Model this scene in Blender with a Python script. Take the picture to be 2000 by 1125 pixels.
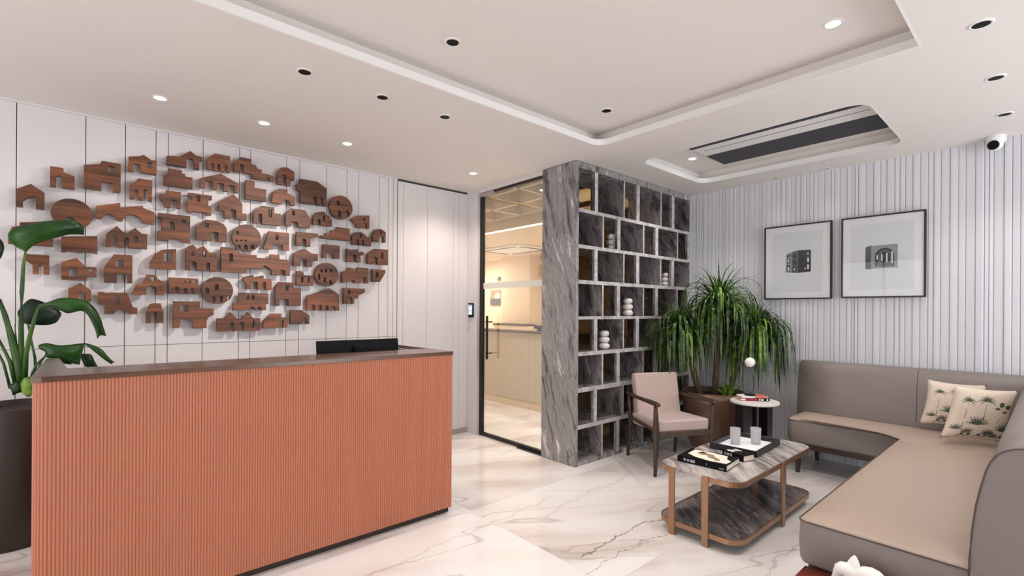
import bpy, bmesh, math, random
from mathutils import Vector, Matrix
D = bpy.data; C = bpy.context
for o in list(D.objects): D.objects.remove(o, do_unlink=True)
COL = C.scene.collection
R = math.radians

# ------------------------------------------------------------------ camera
CAMH = 1.40; FPX = 937.45; CY = 605.64; ROLL = 0.0060; TH = R(48.674)
cam = D.cameras.new('camera'); camo = D.objects.new('camera', cam); COL.objects.link(camo)
cam.sensor_width = 36; cam.lens = 36 * FPX / 2000
cam.shift_y = (CY - 562.5) / 2000
cam.clip_start = 0.02; cam.clip_end = 100
camo.location = (0, 0, CAMH)
camo.matrix_world = Matrix.Translation((0, 0, CAMH)) @ Matrix.Rotation(TH, 4, 'Z') @ Matrix.Rotation(R(90), 4, 'X') @ Matrix.Rotation(ROLL, 4, 'Z')
C.scene.camera = camo

# ------------------------------------------------------------------ view, world
vs = C.scene.view_settings
vs.view_transform = 'Standard'; vs.look = 'None'; vs.gamma = 1.0; vs.use_curve_mapping = False
vs.exposure = 0.19
w = D.worlds.new('world'); C.scene.world = w; w.use_nodes = True
w.node_tree.nodes['Background'].inputs[0].default_value = (0.85, 0.92, 1.0, 1)
w.node_tree.nodes['Background'].inputs[1].default_value = 1.0

H = 2.743            # underside of the lower ceiling
HU = 2.87            # underside of the raised ceiling
XL, YB = -4.48, 5.26  # panelled wall, fluted wall
XR, YF = 2.60, -3.0   # wall with the added window and the wall behind the camera
XS, YS = -2.833, 3.249  # face of the stone shelf, face of its end panel

def area(name, loc, size, energy, color, rot=(0, 0, 0), spread=180, size_y=None):
    l = D.lights.new(name, 'AREA'); l.energy = energy; l.color = color
    l.shape = 'RECTANGLE'; l.size = size; l.size_y = size_y or size; l.spread = R(spread)
    o = D.objects.new(name, l); o.location = loc; o.rotation_euler = rot; COL.objects.link(o); return o
def spot(name, loc, energy, color, angle=90, blend=0.6, target=None, r=0.03):
    l = D.lights.new(name, 'SPOT'); l.energy = energy; l.color = color
    l.spot_size = R(angle); l.spot_blend = blend; l.shadow_soft_size = r
    o = D.objects.new(name, l); o.location = loc; COL.objects.link(o)
    if target: o.rotation_euler = (Vector(target) - Vector(loc)).to_track_quat('-Z', 'Y').to_euler()
    return o
WARM = (1.0, 0.80, 0.62); SOFT = (1.0, 0.93, 0.87); COOL = (0.90, 0.95, 1.0)
# added fill light at two invented windows (side wall and behind the camera)
area('added_fill_side', (XR + 0.10, 3.3, 1.35), 2.5, 85, COOL, (0, R(90), 0), size_y=2.3).rotation_euler = (R(90), 0, R(90))
area('added_fill_front', (-1.4, YF - 0.10, 1.45), 4.6, 66, (1.0, 0.97, 0.95), (R(90), 0, 0), size_y=2.3)
# recessed downlights: (x, y, z, kind)   kind 0 = dark baffle, 1 = bright, 2 = small
DOWN = [(-2.822, 0.907, H, 0), (-2.827, 1.384, H, 0), (-2.822, 1.849, H, 0),
        (-3.793, 0.331, H, 1), (-3.795, 0.94, H, 1), (-3.81, 1.561, H, 1), (-3.80, 2.822, H, 1),
        (-0.241, 3.105, H, 0), (-0.240, 3.873, H, 0), (-0.243, 4.632, H, 0),
        (-1.88, 5.17, H, 2), (-1.425, 5.165, H, 2),
        (-2.20, 1.489, HU, 0), (-2.194, 2.842, HU, 0), (-0.762, 2.837, HU, 1), (-2.33, 4.35, HU, 1)]
for i, (x, y, z, k) in enumerate(DOWN):
    zz = z - 0.012
    if x < -3.5: spot('downlight_beam', (x, y, zz), 46 if y > 2 else (6, 7, 9)[i - 3], (1.0, 0.84, 0.73), 120, 0.8, (x - (0.5 if y > 2 else 0.12), y, 0))
    elif i == 2: spot('gallery_beam', (x, y, zz), 150, (1.0, 0.92, 0.86), 62, 1.0, (XL, 0.55, 1.55), 0.035)     # swivelled towards the cutouts
    elif x < -2.5: spot('downlight_beam', (x, y, zz), 26, SOFT, 100, 0.8, (x + 0.3, y, 0))
    elif k == 2: spot('downlight_beam', (x, y, zz), 9, SOFT, 80, 0.9, (x, y - 1.0, 0), 0.02)
    else: spot('downlight_beam', (x, y, zz), 16 if x > -.5 else 40, SOFT, 110, 0.7, (x, y, 0))
# unseen fill lights added in the meeting room beyond the glass door
for (x, y, z, e) in ((-3.62, 4.15, 2.98, 115), (-7.9, 4.1, 2.98, 170), (-9.2, 4.1, 2.98, 100), (-3.7, 6.2, 2.57, 60), (-5.2, 5.35, 2.57, 62), (-9.3, 6.4, 2.57, 80)):
    area('meeting_room_fill', (x, y, z), 0.16, e * .92, (1.0, 0.925, 0.83))

# ------------------------------------------------------------------ pixel of the photograph -> point of the room
_F = Vector((-math.sin(TH), math.cos(TH), 0)); _R = Vector((math.cos(TH), math.sin(TH), 0)); CO = Vector((0, 0, CAMH))
def ray(x, y):
    u = (x - 1000) + ROLL * (y - CY); v = (y - CY) - ROLL * (x - 1000)
    return _F + _R * (u / FPX) - Vector((0, 0, 1)) * (v / FPX)
def onz(x, y, Z): d = ray(x, y); return CO + d * ((Z - CAMH) / d.z)
def onx(x, y, X): d = ray(x, y); return CO + d * (X / d.x)
def ony(x, y, Y): d = ray(x, y); return CO + d * (Y / d.y)

# ------------------------------------------------------------------ materials
def srgb(r, g, b):
    f = lambda c: ((c / 255) / 12.92 if c / 255 <= 0.04045 else ((c / 255 + 0.055) / 1.055) ** 2.4)
    return (f(r), f(g), f(b), 1)
def mat(name, col, rough=0.5, metal=0.0, spec=0.5, coat=0.0, noise=None, bump=None, emit=None, sheen=0.0):
    m = D.materials.new(name); m.use_nodes = True; nt = m.node_tree; b = nt.nodes['Principled BSDF']
    b.inputs['Base Color'].default_value = col; b.inputs['Roughness'].default_value = rough
    b.inputs['Metallic'].default_value = metal; b.inputs['Specular IOR Level'].default_value = spec
    b.inputs['Coat Weight'].default_value = coat; b.inputs['Sheen Weight'].default_value = sheen
    tc = nt.nodes.new('ShaderNodeTexCoord')
    if noise:   # (scale, amount)
        n = nt.nodes.new('ShaderNodeTexNoise'); n.inputs['Scale'].default_value = noise[0]; n.inputs['Detail'].default_value = 4
        nt.links.new(tc.outputs['Object'], n.inputs['Vector'])
        mx = nt.nodes.new('ShaderNodeMixRGB'); mx.inputs[1].default_value = tuple(c * (1 - noise[1]) for c in col[:3]) + (1,)
        mx.inputs[2].default_value = tuple(min(1, c * (1 + noise[1])) for c in col[:3]) + (1,)
        nt.links.new(n.outputs['Fac'], mx.inputs[0]); nt.links.new(mx.outputs[0], b.inputs['Base Color'])
    if bump:    # (scale, strength)
        n2 = nt.nodes.new('ShaderNodeTexNoise'); n2.inputs['Scale'].default_value = bump[0]; n2.inputs['Detail'].default_value = 3
        nt.links.new(tc.outputs['Object'], n2.inputs['Vector'])
        bp = nt.nodes.new('ShaderNodeBump'); bp.inputs['Strength'].default_value = bump[1]; bp.inputs['Distance'].default_value = 0.01
        nt.links.new(n2.outputs['Fac'], bp.inputs['Height']); nt.links.new(bp.outputs[0], b.inputs['Normal'])
    if emit:
        b.inputs['Emission Color'].default_value = emit[0]; b.inputs['Emission Strength'].default_value = emit[1]
    return m
def ramp(nt, stops):
    r = nt.nodes.new('ShaderNodeValToRGB'); e = r.color_ramp.elements
    e[0].position, e[0].color = stops[0]; e[1].position, e[1].color = stops[-1]
    for p, c in stops[1:-1]:
        k = e.new(p); k.color = c
    return r
def streak_stone(name, stops, scale=(9, 9, 0.9), rot=(0, 0, 0), rough=0.18, dist=1.2, coat=0.0, nsc=1.0, crack=0.6):
    """stone with long wavy veins running along the local z of the mapping"""
    m = D.materials.new(name); m.use_nodes = True; nt = m.node_tree; b = nt.nodes['Principled BSDF']; L = nt.links
    tc = nt.nodes.new('ShaderNodeTexCoord'); mp = nt.nodes.new('ShaderNodeMapping'); mp.inputs['Rotation'].default_value = rot
    L.new(tc.outputs['Object'], mp.inputs['Vector'])
    wn = nt.nodes.new('ShaderNodeTexNoise'); wn.inputs['Scale'].default_value = 2.2; wn.inputs['Detail'].default_value = 5
    L.new(mp.outputs[0], wn.inputs['Vector'])
    sub = nt.nodes.new('ShaderNodeVectorMath'); sub.operation = 'SUBTRACT'; sub.inputs[1].default_value = (0.5, 0.5, 0.5); L.new(wn.outputs['Color'], sub.inputs[0])
    sc = nt.nodes.new('ShaderNodeVectorMath'); sc.operation = 'SCALE'; sc.inputs['Scale'].default_value = 0.16 * dist; L.new(sub.outputs[0], sc.inputs[0])
    ad = nt.nodes.new('ShaderNodeVectorMath'); L.new(mp.outputs[0], ad.inputs[0]); L.new(sc.outputs[0], ad.inputs[1])
    mp2 = nt.nodes.new('ShaderNodeMapping'); mp2.inputs['Scale'].default_value = scale; L.new(ad.outputs[0], mp2.inputs['Vector'])
    n = nt.nodes.new('ShaderNodeTexNoise'); n.inputs['Scale'].default_value = nsc; n.inputs['Detail'].default_value = 9; n.inputs['Roughness'].default_value = 0.68
    L.new(mp2.outputs[0], n.inputs['Vector'])
    r = ramp(nt, stops); L.new(n.outputs['Fac'], r.inputs[0])
    # bright thin veins
    n3 = nt.nodes.new('ShaderNodeTexNoise'); n3.inputs['Scale'].default_value = 1.3; n3.inputs['Detail'].default_value = 3; L.new(mp2.outputs[0], n3.inputs['Vector'])
    a = nt.nodes.new('ShaderNodeMath'); a.operation = 'SUBTRACT'; a.inputs[1].default_value = 0.5; L.new(n3.outputs['Fac'], a.inputs[0])
    a2 = nt.nodes.new('ShaderNodeMath'); a2.operation = 'ABSOLUTE'; L.new(a.outputs[0], a2.inputs[0])
    rr = ramp(nt, [(0.0, (1, 1, 1, 1)), (0.018, (0, 0, 0, 1))]); L.new(a2.outputs[0], rr.inputs[0])
    fm = nt.nodes.new('ShaderNodeMath'); fm.operation = 'MULTIPLY'; fm.inputs[1].default_value = crack; L.new(rr.outputs[0], fm.inputs[0])
    mx = nt.nodes.new('ShaderNodeMixRGB'); L.new(fm.outputs[0], mx.inputs[0]); L.new(r.outputs[0], mx.inputs[1]); mx.inputs[2].default_value = stops[-1][1]
    L.new(mx.outputs[0], b.inputs['Base Color']); b.inputs['Roughness'].default_value = rough; b.inputs['Coat Weight'].default_value = coat
    return m
def wood(name, c1, c2, scale=14, rough=0.45, axis=1, mod=(1, 1, 1)):
    m = D.materials.new(name); m.use_nodes = True; nt = m.node_tree; b = nt.nodes['Principled BSDF']; L = nt.links
    tc = nt.nodes.new('ShaderNodeTexCoord'); mp = nt.nodes.new('ShaderNodeMapping')
    s = [scale] * 3; s[axis] = scale * 0.08; mp.inputs['Scale'].default_value = s
    oi = nt.nodes.new('ShaderNodeObjectInfo'); ad = nt.nodes.new('ShaderNodeVectorMath'); ad.operation = 'ADD'
    sc = nt.nodes.new('ShaderNodeMath'); sc.operation = 'MULTIPLY'; sc.inputs[1].default_value = 37; L.new(oi.outputs['Random'], sc.inputs[0])
    L.new(tc.outputs['Object'], ad.inputs[0]); L.new(sc.outputs[0], ad.inputs[1]); L.new(ad.outputs[0], mp.inputs['Vector'])
    n = nt.nodes.new('ShaderNodeTexNoise'); n.inputs['Scale'].default_value = 1; n.inputs['Detail'].default_value = 6; n.inputs['Distortion'].default_value = 1.3
    L.new(mp.outputs[0], n.inputs['Vector'])
    r = ramp(nt, [(0.3, c1), (0.7, c2)]); L.new(n.outputs['Fac'], r.inputs[0])
    hs = nt.nodes.new('ShaderNodeHueSaturation'); L.new(r.outputs[0], hs.inputs['Color'])
    v = nt.nodes.new('ShaderNodeMapRange'); v.inputs[3].default_value = 0.78; v.inputs[4].default_value = 1.25; L.new(oi.outputs['Random'], v.inputs[0]); L.new(v.outputs[0], hs.inputs['Value'])
    L.new(hs.outputs[0], b.inputs['Base Color']); b.inputs['Roughness'].default_value = rough
    return m
def glass(name, tint, gl=1.0, rough=0.02, alpha=0.0):
    """thin pane: tinted transparency with a fresnel reflection"""
    m = D.materials.new(name); m.use_nodes = True; nt = m.node_tree; nt.nodes.remove(nt.nodes['Principled BSDF']); L = nt.links
    out = nt.nodes['Material Output']; t = nt.nodes.new('ShaderNodeBsdfTransparent'); t.inputs[0].default_value = tint
    g = nt.nodes.new('ShaderNodeBsdfGlossy'); g.inputs['Roughness'].default_value = rough
    f = nt.nodes.new('ShaderNodeFresnel'); f.inputs[0].default_value = 1.45
    mu = nt.nodes.new('ShaderNodeMath'); mu.operation = 'MULTIPLY'; mu.inputs[1].default_value = gl; L.new(f.outputs[0], mu.inputs[0])
    mx = nt.nodes.new('ShaderNodeMixShader'); L.new(mu.outputs[0], mx.inputs[0]); L.new(t.outputs[0], mx.inputs[1]); L.new(g.outputs[0], mx.inputs[2])
    last = mx
    if alpha:
        d = nt.nodes.new('ShaderNodeBsdfDiffuse'); d.inputs[0].default_value = (0.85, 0.85, 0.85, 1)
        tr = nt.nodes.new('ShaderNodeBsdfTranslucent'); tr.inputs[0].default_value = (0.85, 0.85, 0.85, 1)
        m1 = nt.nodes.new('ShaderNodeMixShader'); L.new(d.outputs[0], m1.inputs[1]); L.new(tr.outputs[0], m1.inputs[2])
        m2 = nt.nodes.new('ShaderNodeMixShader'); m2.inputs[0].default_value = alpha; L.new(mx.outputs[0], m2.inputs[1]); L.new(m1.outputs[0], m2.inputs[2]); last = m2
    L.new(last.outputs[0], out.inputs[0]); return m

def floor_material():
    m = D.materials.new('polished_marble_floor'); m.use_nodes = True; nt = m.node_tree; b = nt.nodes['Principled BSDF']; L = nt.links
    N = nt.nodes.new
    def math_(op, a, bb=None, c=None):
        n = N('ShaderNodeMath'); n.operation = op
        for i, v in enumerate((a, bb, c)):
            if v is None: continue
            if isinstance(v, (int, float)): n.inputs[i].default_value = v
            else: L.new(v, n.inputs[i])
        return n.outputs[0]
    geo = N('ShaderNodeNewGeometry'); sx = N('ShaderNodeSeparateXYZ'); L.new(geo.outputs['Position'], sx.inputs[0]); X, Y = sx.outputs[0], sx.outputs[1]
    TX, TY, OX, OY = 1.2, 2.4, -2.70, 1.998     # tile size and the joint corner seen in front of the desk
    ux = math_('DIVIDE', math_('SUBTRACT', X, OX), TX); uy = math_('DIVIDE', math_('SUBTRACT', Y, OY), TY)
    ix = math_('FLOOR', ux); iy = math_('FLOOR', uy); fx = math_('FRACT', ux); fy = math_('FRACT', uy)
    cb = N('ShaderNodeCombineXYZ'); L.new(ix, cb.inputs[0]); L.new(iy, cb.inputs[1])
    wn = N('ShaderNodeTexWhiteNoise'); wn.noise_dimensions = '2D'; L.new(cb.outputs[0], wn.inputs['Vector'])
    off = N('ShaderNodeVectorMath'); off.operation = 'SCALE'; off.inputs['Scale'].default_value = 14; L.new(wn.outputs['Color'], off.inputs[0])
    ps = N('ShaderNodeVectorMath'); L.new(geo.outputs['Position'], ps.inputs[0]); L.new(off.outputs[0], ps.inputs[1])
    mp = N('ShaderNodeMapping'); mp.inputs['Rotation'].default_value = (0, 0, R(28)); L.new(ps.outputs[0], mp.inputs['Vector'])
    w1 = N('ShaderNodeTexNoise'); w1.inputs['Scale'].default_value = 1.1; w1.inputs['Detail'].default_value = 6; L.new(mp.outputs[0], w1.inputs['Vector'])
    sb = N('ShaderNodeVectorMath'); sb.operation = 'SUBTRACT'; sb.inputs[1].default_value = (0.5, 0.5, 0.5); L.new(w1.outputs['Color'], sb.inputs[0])
    ss = N('ShaderNodeVectorMath'); ss.operation = 'SCALE'; ss.inputs['Scale'].default_value = 0.45; L.new(sb.outputs[0], ss.inputs[0])
    ad = N('ShaderNodeVectorMath'); L.new(mp.outputs[0], ad.inputs[0]); L.new(ss.outputs[0], ad.inputs[1])
    m2 = N('ShaderNodeMapping'); m2.inputs['Scale'].default_value = (2.6, 0.45, 1); L.new(ad.outputs[0], m2.inputs['Vector'])
    n1 = N('ShaderNodeTexNoise'); n1.inputs['Scale'].default_value = 1; n1.inputs['Detail'].default_value = 5; L.new(m2.outputs[0], n1.inputs['Vector'])
    r1 = ramp(nt, [(0.36, srgb(214, 202, 196)), (0.47, srgb(232, 226, 222)), (0.60, srgb(238, 235, 233))]); L.new(n1.outputs['Fac'], r1.inputs[0])
    n2 = N('ShaderNodeTexNoise'); n2.inputs['Scale'].default_value = 0.8; n2.inputs['Detail'].default_value = 2; L.new(m2.outputs[0], n2.inputs['Vector'])
    th = math_('ABSOLUTE', math_('SUBTRACT', n2.outputs['Fac'], 0.5))
    thin = math_('MULTIPLY', math_('SUBTRACT', 1.0, math_('MINIMUM', math_('DIVIDE', th, 0.006), 1.0)), 0.42)
    mx = N('ShaderNodeMixRGB'); L.new(thin, mx.inputs[0]); L.new(r1.outputs[0], mx.inputs[1]); mx.inputs[2].default_value = srgb(150, 132, 122)
    # the dark veins of the slab in front of the low table, each along a line of the floor
    wv = N('ShaderNodeTexNoise'); wv.inputs['Scale'].default_value = 3.2; wv.inputs['Detail'].default_value = 7; wv.inputs['Roughness'].default_value = 0.62; L.new(geo.outputs['Position'], wv.inputs['Vector'])
    wob = math_('MULTIPLY', math_('SUBTRACT', wv.outputs['Fac'], 0.5), 0.30)
    last = mx.outputs[0]
    for (x0, y0, x1, y1, wdt, amt, colr) in [(-1.77, 2.10, -1.77, 3.0, 0.009, 0.85, srgb(96, 84, 80)), (-1.69, 1.98, -1.60, 2.78, 0.006, 0.75, srgb(128, 96, 78)),
                                             (-1.05, 1.6, -1.0, 3.6, 0.008, 0.45, srgb(150, 120, 104)), (-2.35, 1.0, -2.5, 2.6, 0.02, 0.25, srgb(160, 148, 142)),
                                             (-2.30, 2.3, -2.42, 3.5, 0.03, 0.22, srgb(170, 156, 148))]:
        dx, dy = x1 - x0, y1 - y0; ln = math.hypot(dx, dy); tx, ty = dx / ln, dy / ln
        al = math_('ADD', math_('MULTIPLY', math_('SUBTRACT', X, x0), tx), math_('MULTIPLY', math_('SUBTRACT', Y, y0), ty))
        ac = math_('ADD', math_('MULTIPLY', math_('SUBTRACT', X, x0), -ty), math_('MULTIPLY', math_('SUBTRACT', Y, y0), tx))
        k = math_('SUBTRACT', 1.0, math_('MINIMUM', math_('DIVIDE', math_('ABSOLUTE', math_('ADD', ac, wob)), wdt), 1.0))
        e = math_('MULTIPLY', math_('GREATER_THAN', al, 0.0), math_('LESS_THAN', al, ln))
        f = math_('MULTIPLY', math_('MULTIPLY', k, e), amt)
        q = N('ShaderNodeMixRGB'); L.new(f, q.inputs[0]); L.new(last, q.inputs[1]); q.inputs[2].default_value = colr; last = q.outputs[0]
    ex = math_('MINIMUM', fx, math_('SUBTRACT', 1.0, fx)); ey = math_('MINIMUM', fy, math_('SUBTRACT', 1.0, fy))
    jt = math_('MAXIMUM', math_('LESS_THAN', ex, 0.0011), math_('LESS_THAN', ey, 0.00055))
    q = N('ShaderNodeMixRGB'); L.new(math_('MULTIPLY', jt, 0.45), q.inputs[0]); L.new(last, q.inputs[1]); q.inputs[2].default_value = srgb(150, 140, 135)
    L.new(q.outputs[0], b.inputs['Base Color']); b.inputs['Roughness'].default_value = 0.10; b.inputs['Specular IOR Level'].default_value = 0.5
    return m

M = dict(
    floor=floor_material(),
    ceiling=mat('ceiling_paint', srgb(234, 228, 223), 0.85, noise=(3, 0.01)),
    lip=mat('ceiling_edge_paint', srgb(240, 238, 236), 0.8, noise=(3, 0.01)),
    panel=mat('wall_panel_lacquer', srgb(226, 221, 222), 0.42, noise=(2, 0.012)),
    groove=mat('panel_groove', srgb(70, 62, 62), 0.8, noise=(20, 0.1)),
    flute=mat('fluted_wall_paint', srgb(208, 208, 212), 0.65, noise=(2, 0.012)),
    skirt=mat('skirting_paint', srgb(170, 160, 156), 0.5, noise=(8, 0.03)),
    plain=mat('plain_wall_paint', srgb(222, 216, 212), 0.8, noise=(2, 0.01)),
    jamb=mat('jamb_paint', srgb(224, 219, 218), 0.5, noise=(2, 0.01)),
    cream=mat('cream_wall_paint', srgb(222, 205, 178), 0.7, noise=(2, 0.015)),
    creamflute=mat('cream_counter_lacquer', srgb(200, 190, 168), 0.5, noise=(4, 0.02)),
    coffer=mat('coffer_paint', srgb(206, 192, 160), 0.8, noise=(4, 0.02)),
    cofbeam=mat('coffer_rib_paint', srgb(236, 224, 196), 0.8, noise=(4, 0.02)),
    copper=mat('terracotta_fluted_panel', srgb(191, 122, 94), 0.48, noise=(5, 0.03), spec=0.4),
    walnut=wood('walnut_worktop', srgb(74, 50, 38), srgb(122, 88, 68), 10, 0.22, 1),
    darkint=mat('dark_desk_interior', srgb(34, 28, 26), 0.5, noise=(8, 0.1)),
    toe=mat('dark_toe_kick', srgb(50, 34, 26), 0.5, noise=(8, 0.1)),
    teak=wood('teak_cutout', srgb(60, 34, 21), srgb(134, 80, 48), 16, 0.5, 1),
    blk=mat('black_metal', srgb(18, 17, 18), 0.4, noise=(20, 0.15)),
    blkgloss=mat('black_plastic', srgb(10, 10, 12), 0.5, spec=0.15, noise=(20, 0.15)),
    white=mat('white_plastic', srgb(236, 235, 233), 0.4, noise=(20, 0.02)),
    whitestone=mat('white_stone', srgb(232, 226, 222), 0.45, noise=(18, 0.05)),
    sculpt=mat('white_sculpture', srgb(250, 247, 242), 0.45, noise=(12, 0.02)),
    glass=glass('clear_glass', (0.99, 0.99, 0.985, 1), 0.5),
    film=glass('frosted_film', (0.8, 0.8, 0.78, 1), 0.3, 0.3, 0.75),
    bronze=glass('bronze_glass', (0.30, 0.27, 0.235, 1), 0.8),
    frost=glass('frosted_tumbler', (0.93, 0.93, 0.95, 1), 0.8, 0.25, 0.48),
    leather=mat('taupe_leather', srgb(180, 161, 147), 0.42, noise=(3, 0.03), bump=(240, 0.08), spec=0.4),
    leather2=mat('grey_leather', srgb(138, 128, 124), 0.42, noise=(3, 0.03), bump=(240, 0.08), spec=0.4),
    piping=mat('dark_piping', srgb(88, 74, 68), 0.5, noise=(30, 0.1)),
    sofawood=wood('dark_sofa_wood', srgb(42, 26, 20), srgb(66, 42, 34), 12, 0.3, 0),
    mahog=wood('mahogany', srgb(74, 20, 14), srgb(116, 38, 26), 8, 0.22, 0),
    chairwood=wood('dark_chair_wood', srgb(50, 37, 29), srgb(82, 62, 48), 18, 0.38, 2),
    fabric=mat('pink_beige_fabric', srgb(198, 176, 168), 0.85, noise=(60, 0.05), bump=(420, 0.25), sheen=0.2),
    linen=mat('cream_linen', srgb(226, 210, 192), 0.85, noise=(60, 0.03), bump=(500, 0.2)),
    print1=mat('green_leaf_print', srgb(78, 92, 76), 0.85, noise=(50, 0.2)),
    print2=mat('grey_leaf_print', srgb(104, 104, 92), 0.85, noise=(50, 0.2)),
    bronzemetal=mat('rose_bronze_metal', srgb(164, 128, 100), 0.36, 0.7, noise=(30, 0.05)),
    planter=mat('brown_bronze_planter', srgb(112, 84, 68), 0.30, 0.25, noise=(6, 0.08)),
    darkpot=mat('dark_brown_pot', srgb(44, 33, 27), 0.45, noise=(8, 0.1)),
    soil=mat('soil', srgb(48, 36, 28), 0.95, noise=(60, 0.4), bump=(60, 0.8)),
    bark=mat('bark', srgb(96, 80, 66), 0.9, noise=(30, 0.25), bump=(40, 0.8)),
    paper=mat('paper', srgb(242, 244, 248), 0.7, noise=(3, 0.01)),
    paper2=mat('mount_paper', srgb(230, 233, 238), 0.7, noise=(3, 0.01)),
    page=mat('page_edges', srgb(238, 228, 212), 0.8, noise=(90, 0.06)),
    ink=mat('charcoal_ink', srgb(70, 72, 76), 0.8, noise=(30, 0.2)),
    ink2=mat('pale_ink', srgb(160, 163, 168), 0.8, noise=(30, 0.1)),
    ink3=mat('mid_ink', srgb(110, 113, 118), 0.8, noise=(30, 0.1)),
    crimson=mat('crimson_cloth', srgb(150, 36, 52), 0.6, noise=(30, 0.1)),
    coral=mat('coral_cover', srgb(228, 122, 108), 0.5, noise=(30, 0.05)),
    tan=mat('tan_print', srgb(150, 132, 104), 0.6, noise=(40, 0.35)),
    grille=mat('dark_grille', srgb(84, 84, 90), 0.5, noise=(30, 0.05)),
    lamp=mat('lamp_glow', (1, 1, 1, 1), 0.5, emit=((1, 0.93, 0.84, 1), 9)),
    strip=mat('light_strip', (1, 1, 1, 1), 0.5, emit=((1, 0.86, 0.66, 1), 3.2)),
    screen=mat('lit_screen', srgb(60, 90, 110), 0.2, emit=((0.45, 0.7, 0.85, 1), 0.7)),
    screen2=mat('lit_icon', srgb(200, 220, 230), 0.2, emit=((0.8, 0.92, 1, 1), 0.9)),
    rug=mat('grey_floor_mat', srgb(120, 120, 120), 0.9, noise=(60, 0.1)),
)
GREY = [(0.32, srgb(62, 60, 62)), (0.42, srgb(116, 113, 114)), (0.50, srgb(164, 160, 160)), (0.56, srgb(132, 129, 130)), (0.62, srgb(198, 194, 193)), (0.72, srgb(236, 233, 231))]
M['stone'] = streak_stone('grey_wave_stone', GREY, (15, 15, .75), (R(6), R(14), 0), 0.25, 1.0, crack=.10)
M['stone_in'] = streak_stone('grey_wave_stone_inside', [(0.34, srgb(62, 58, 59)), (0.46, srgb(116, 110, 111)), (0.53, srgb(156, 149, 149)), (0.58, srgb(118, 112, 113)), (0.70, srgb(218, 212, 210))], (11, 11, .8), (R(16), R(16), 0), 0.15, 1.2, crack=.2)
M['stone_edge_lit'] = streak_stone('lit_stone_edge', [(0.25, srgb(116, 112, 111)), (0.5, srgb(190, 186, 184)), (0.8, srgb(238, 235, 233))], (12, 12, 12), (0, 0, 0), 0.3, 2)
M['table_stone'] = streak_stone('grey_table_marble', [(0.28, srgb(66, 60, 60)), (0.42, srgb(128, 120, 118)), (0.55, srgb(190, 182, 178)), (0.8, srgb(232, 226, 222))], (10, 1.0, 10), (0, 0, R(-48)), 0.14, 1.3, crack=.25)
M['table_stone_low'] = streak_stone('dark_table_marble', [(0.28, srgb(44, 42, 44)), (0.45, srgb(84, 80, 82)), (0.6, srgb(130, 124, 122)), (0.8, srgb(206, 200, 196))], (9, .9, 9), (0, 0, R(-48)), 0.06, 1.3, crack=.35)
def leafmat(name, c1, c2, rough=0.4, stripe=0):
    m = D.materials.new(name); m.use_nodes = True; nt = m.node_tree; b = nt.nodes['Principled BSDF']; L = nt.links
    n = nt.nodes.new('ShaderNodeTexNoise'); n.inputs['Scale'].default_value = 22 if stripe else 4; n.inputs['Detail'].default_value = 3
    tc = nt.nodes.new('ShaderNodeTexCoord'); L.new(tc.outputs['Object'], n.inputs['Vector'])
    r = ramp(nt, [(0.35, c1), (0.7 if not stripe else 0.66, c2)]); L.new(n.outputs['Fac'], r.inputs[0]); L.new(r.outputs[0], b.inputs['Base Color'])
    b.inputs['Roughness'].default_value = rough
    t = nt.nodes.new('ShaderNodeBsdfTranslucent'); L.new(r.outputs[0], t.inputs[0])
    mx = nt.nodes.new('ShaderNodeMixShader'); mx.inputs[0].default_value = 0.25; L.new(b.outputs[0], mx.inputs[1]); L.new(t.outputs[0], mx.inputs[2])
    L.new(mx.outputs[0], nt.nodes['Material Output'].inputs[0]); return m
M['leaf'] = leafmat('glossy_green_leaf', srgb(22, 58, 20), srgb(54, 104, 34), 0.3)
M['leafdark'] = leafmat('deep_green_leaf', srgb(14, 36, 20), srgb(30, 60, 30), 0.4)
M['blade'] = leafmat('strap_leaf', srgb(10, 28, 10), srgb(92, 132, 50), 0.28, 1)
M['blade2'] = leafmat('light_strap_leaf', srgb(90, 140, 36), srgb(160, 196, 84), 0.4, 1)
M['stem'] = leafmat('green_stem', srgb(46, 84, 32), srgb(96, 134, 62), 0.4)

# ------------------------------------------------------------------ helpers
def link(name, bm, m, parent=None, smooth=False, bevel=0, seg=2, sub=0):
    bmesh.ops.recalc_face_normals(bm, faces=bm.faces)
    me = D.meshes.new(name); bm.to_mesh(me); bm.free()
    o = D.objects.new(name, me); COL.objects.link(o)
    for mm in (m if isinstance(m, (list, tuple)) else [m]): me.materials.append(mm)
    if smooth:
        for p in me.polygons: p.use_smooth = True
    if bevel:
        b = o.modifiers.new('bevel', 'BEVEL'); b.width = bevel; b.segments = seg; b.limit_method = 'ANGLE'; b.angle_limit = R(35)
    if sub:
        s = o.modifiers.new('sub', 'SUBSURF'); s.levels = sub; s.render_levels = sub
    if parent is not None: attach(o, parent)
    return o
def attach(o, parent):
    o.parent = parent
    root = parent; off = Vector((0, 0, 0))
    while root is not None:
        off += Vector(root.location); root = root.parent
    if parent.type == 'EMPTY': o.matrix_parent_inverse = Matrix.Translation(-off)
    elif parent.parent is not None: pass
def tag(o, label, cat, group=None):
    o['label'] = label; o['category'] = cat
    if group: o['group'] = group
    return o
def struct(o): o['kind'] = 'structure'; return o
def thing(name, loc, label, cat, group=None):
    o = D.objects.new(name, None); COL.objects.link(o); o.location = loc; o.empty_display_size = 0.1
    return tag(o, label, cat, group)
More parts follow.
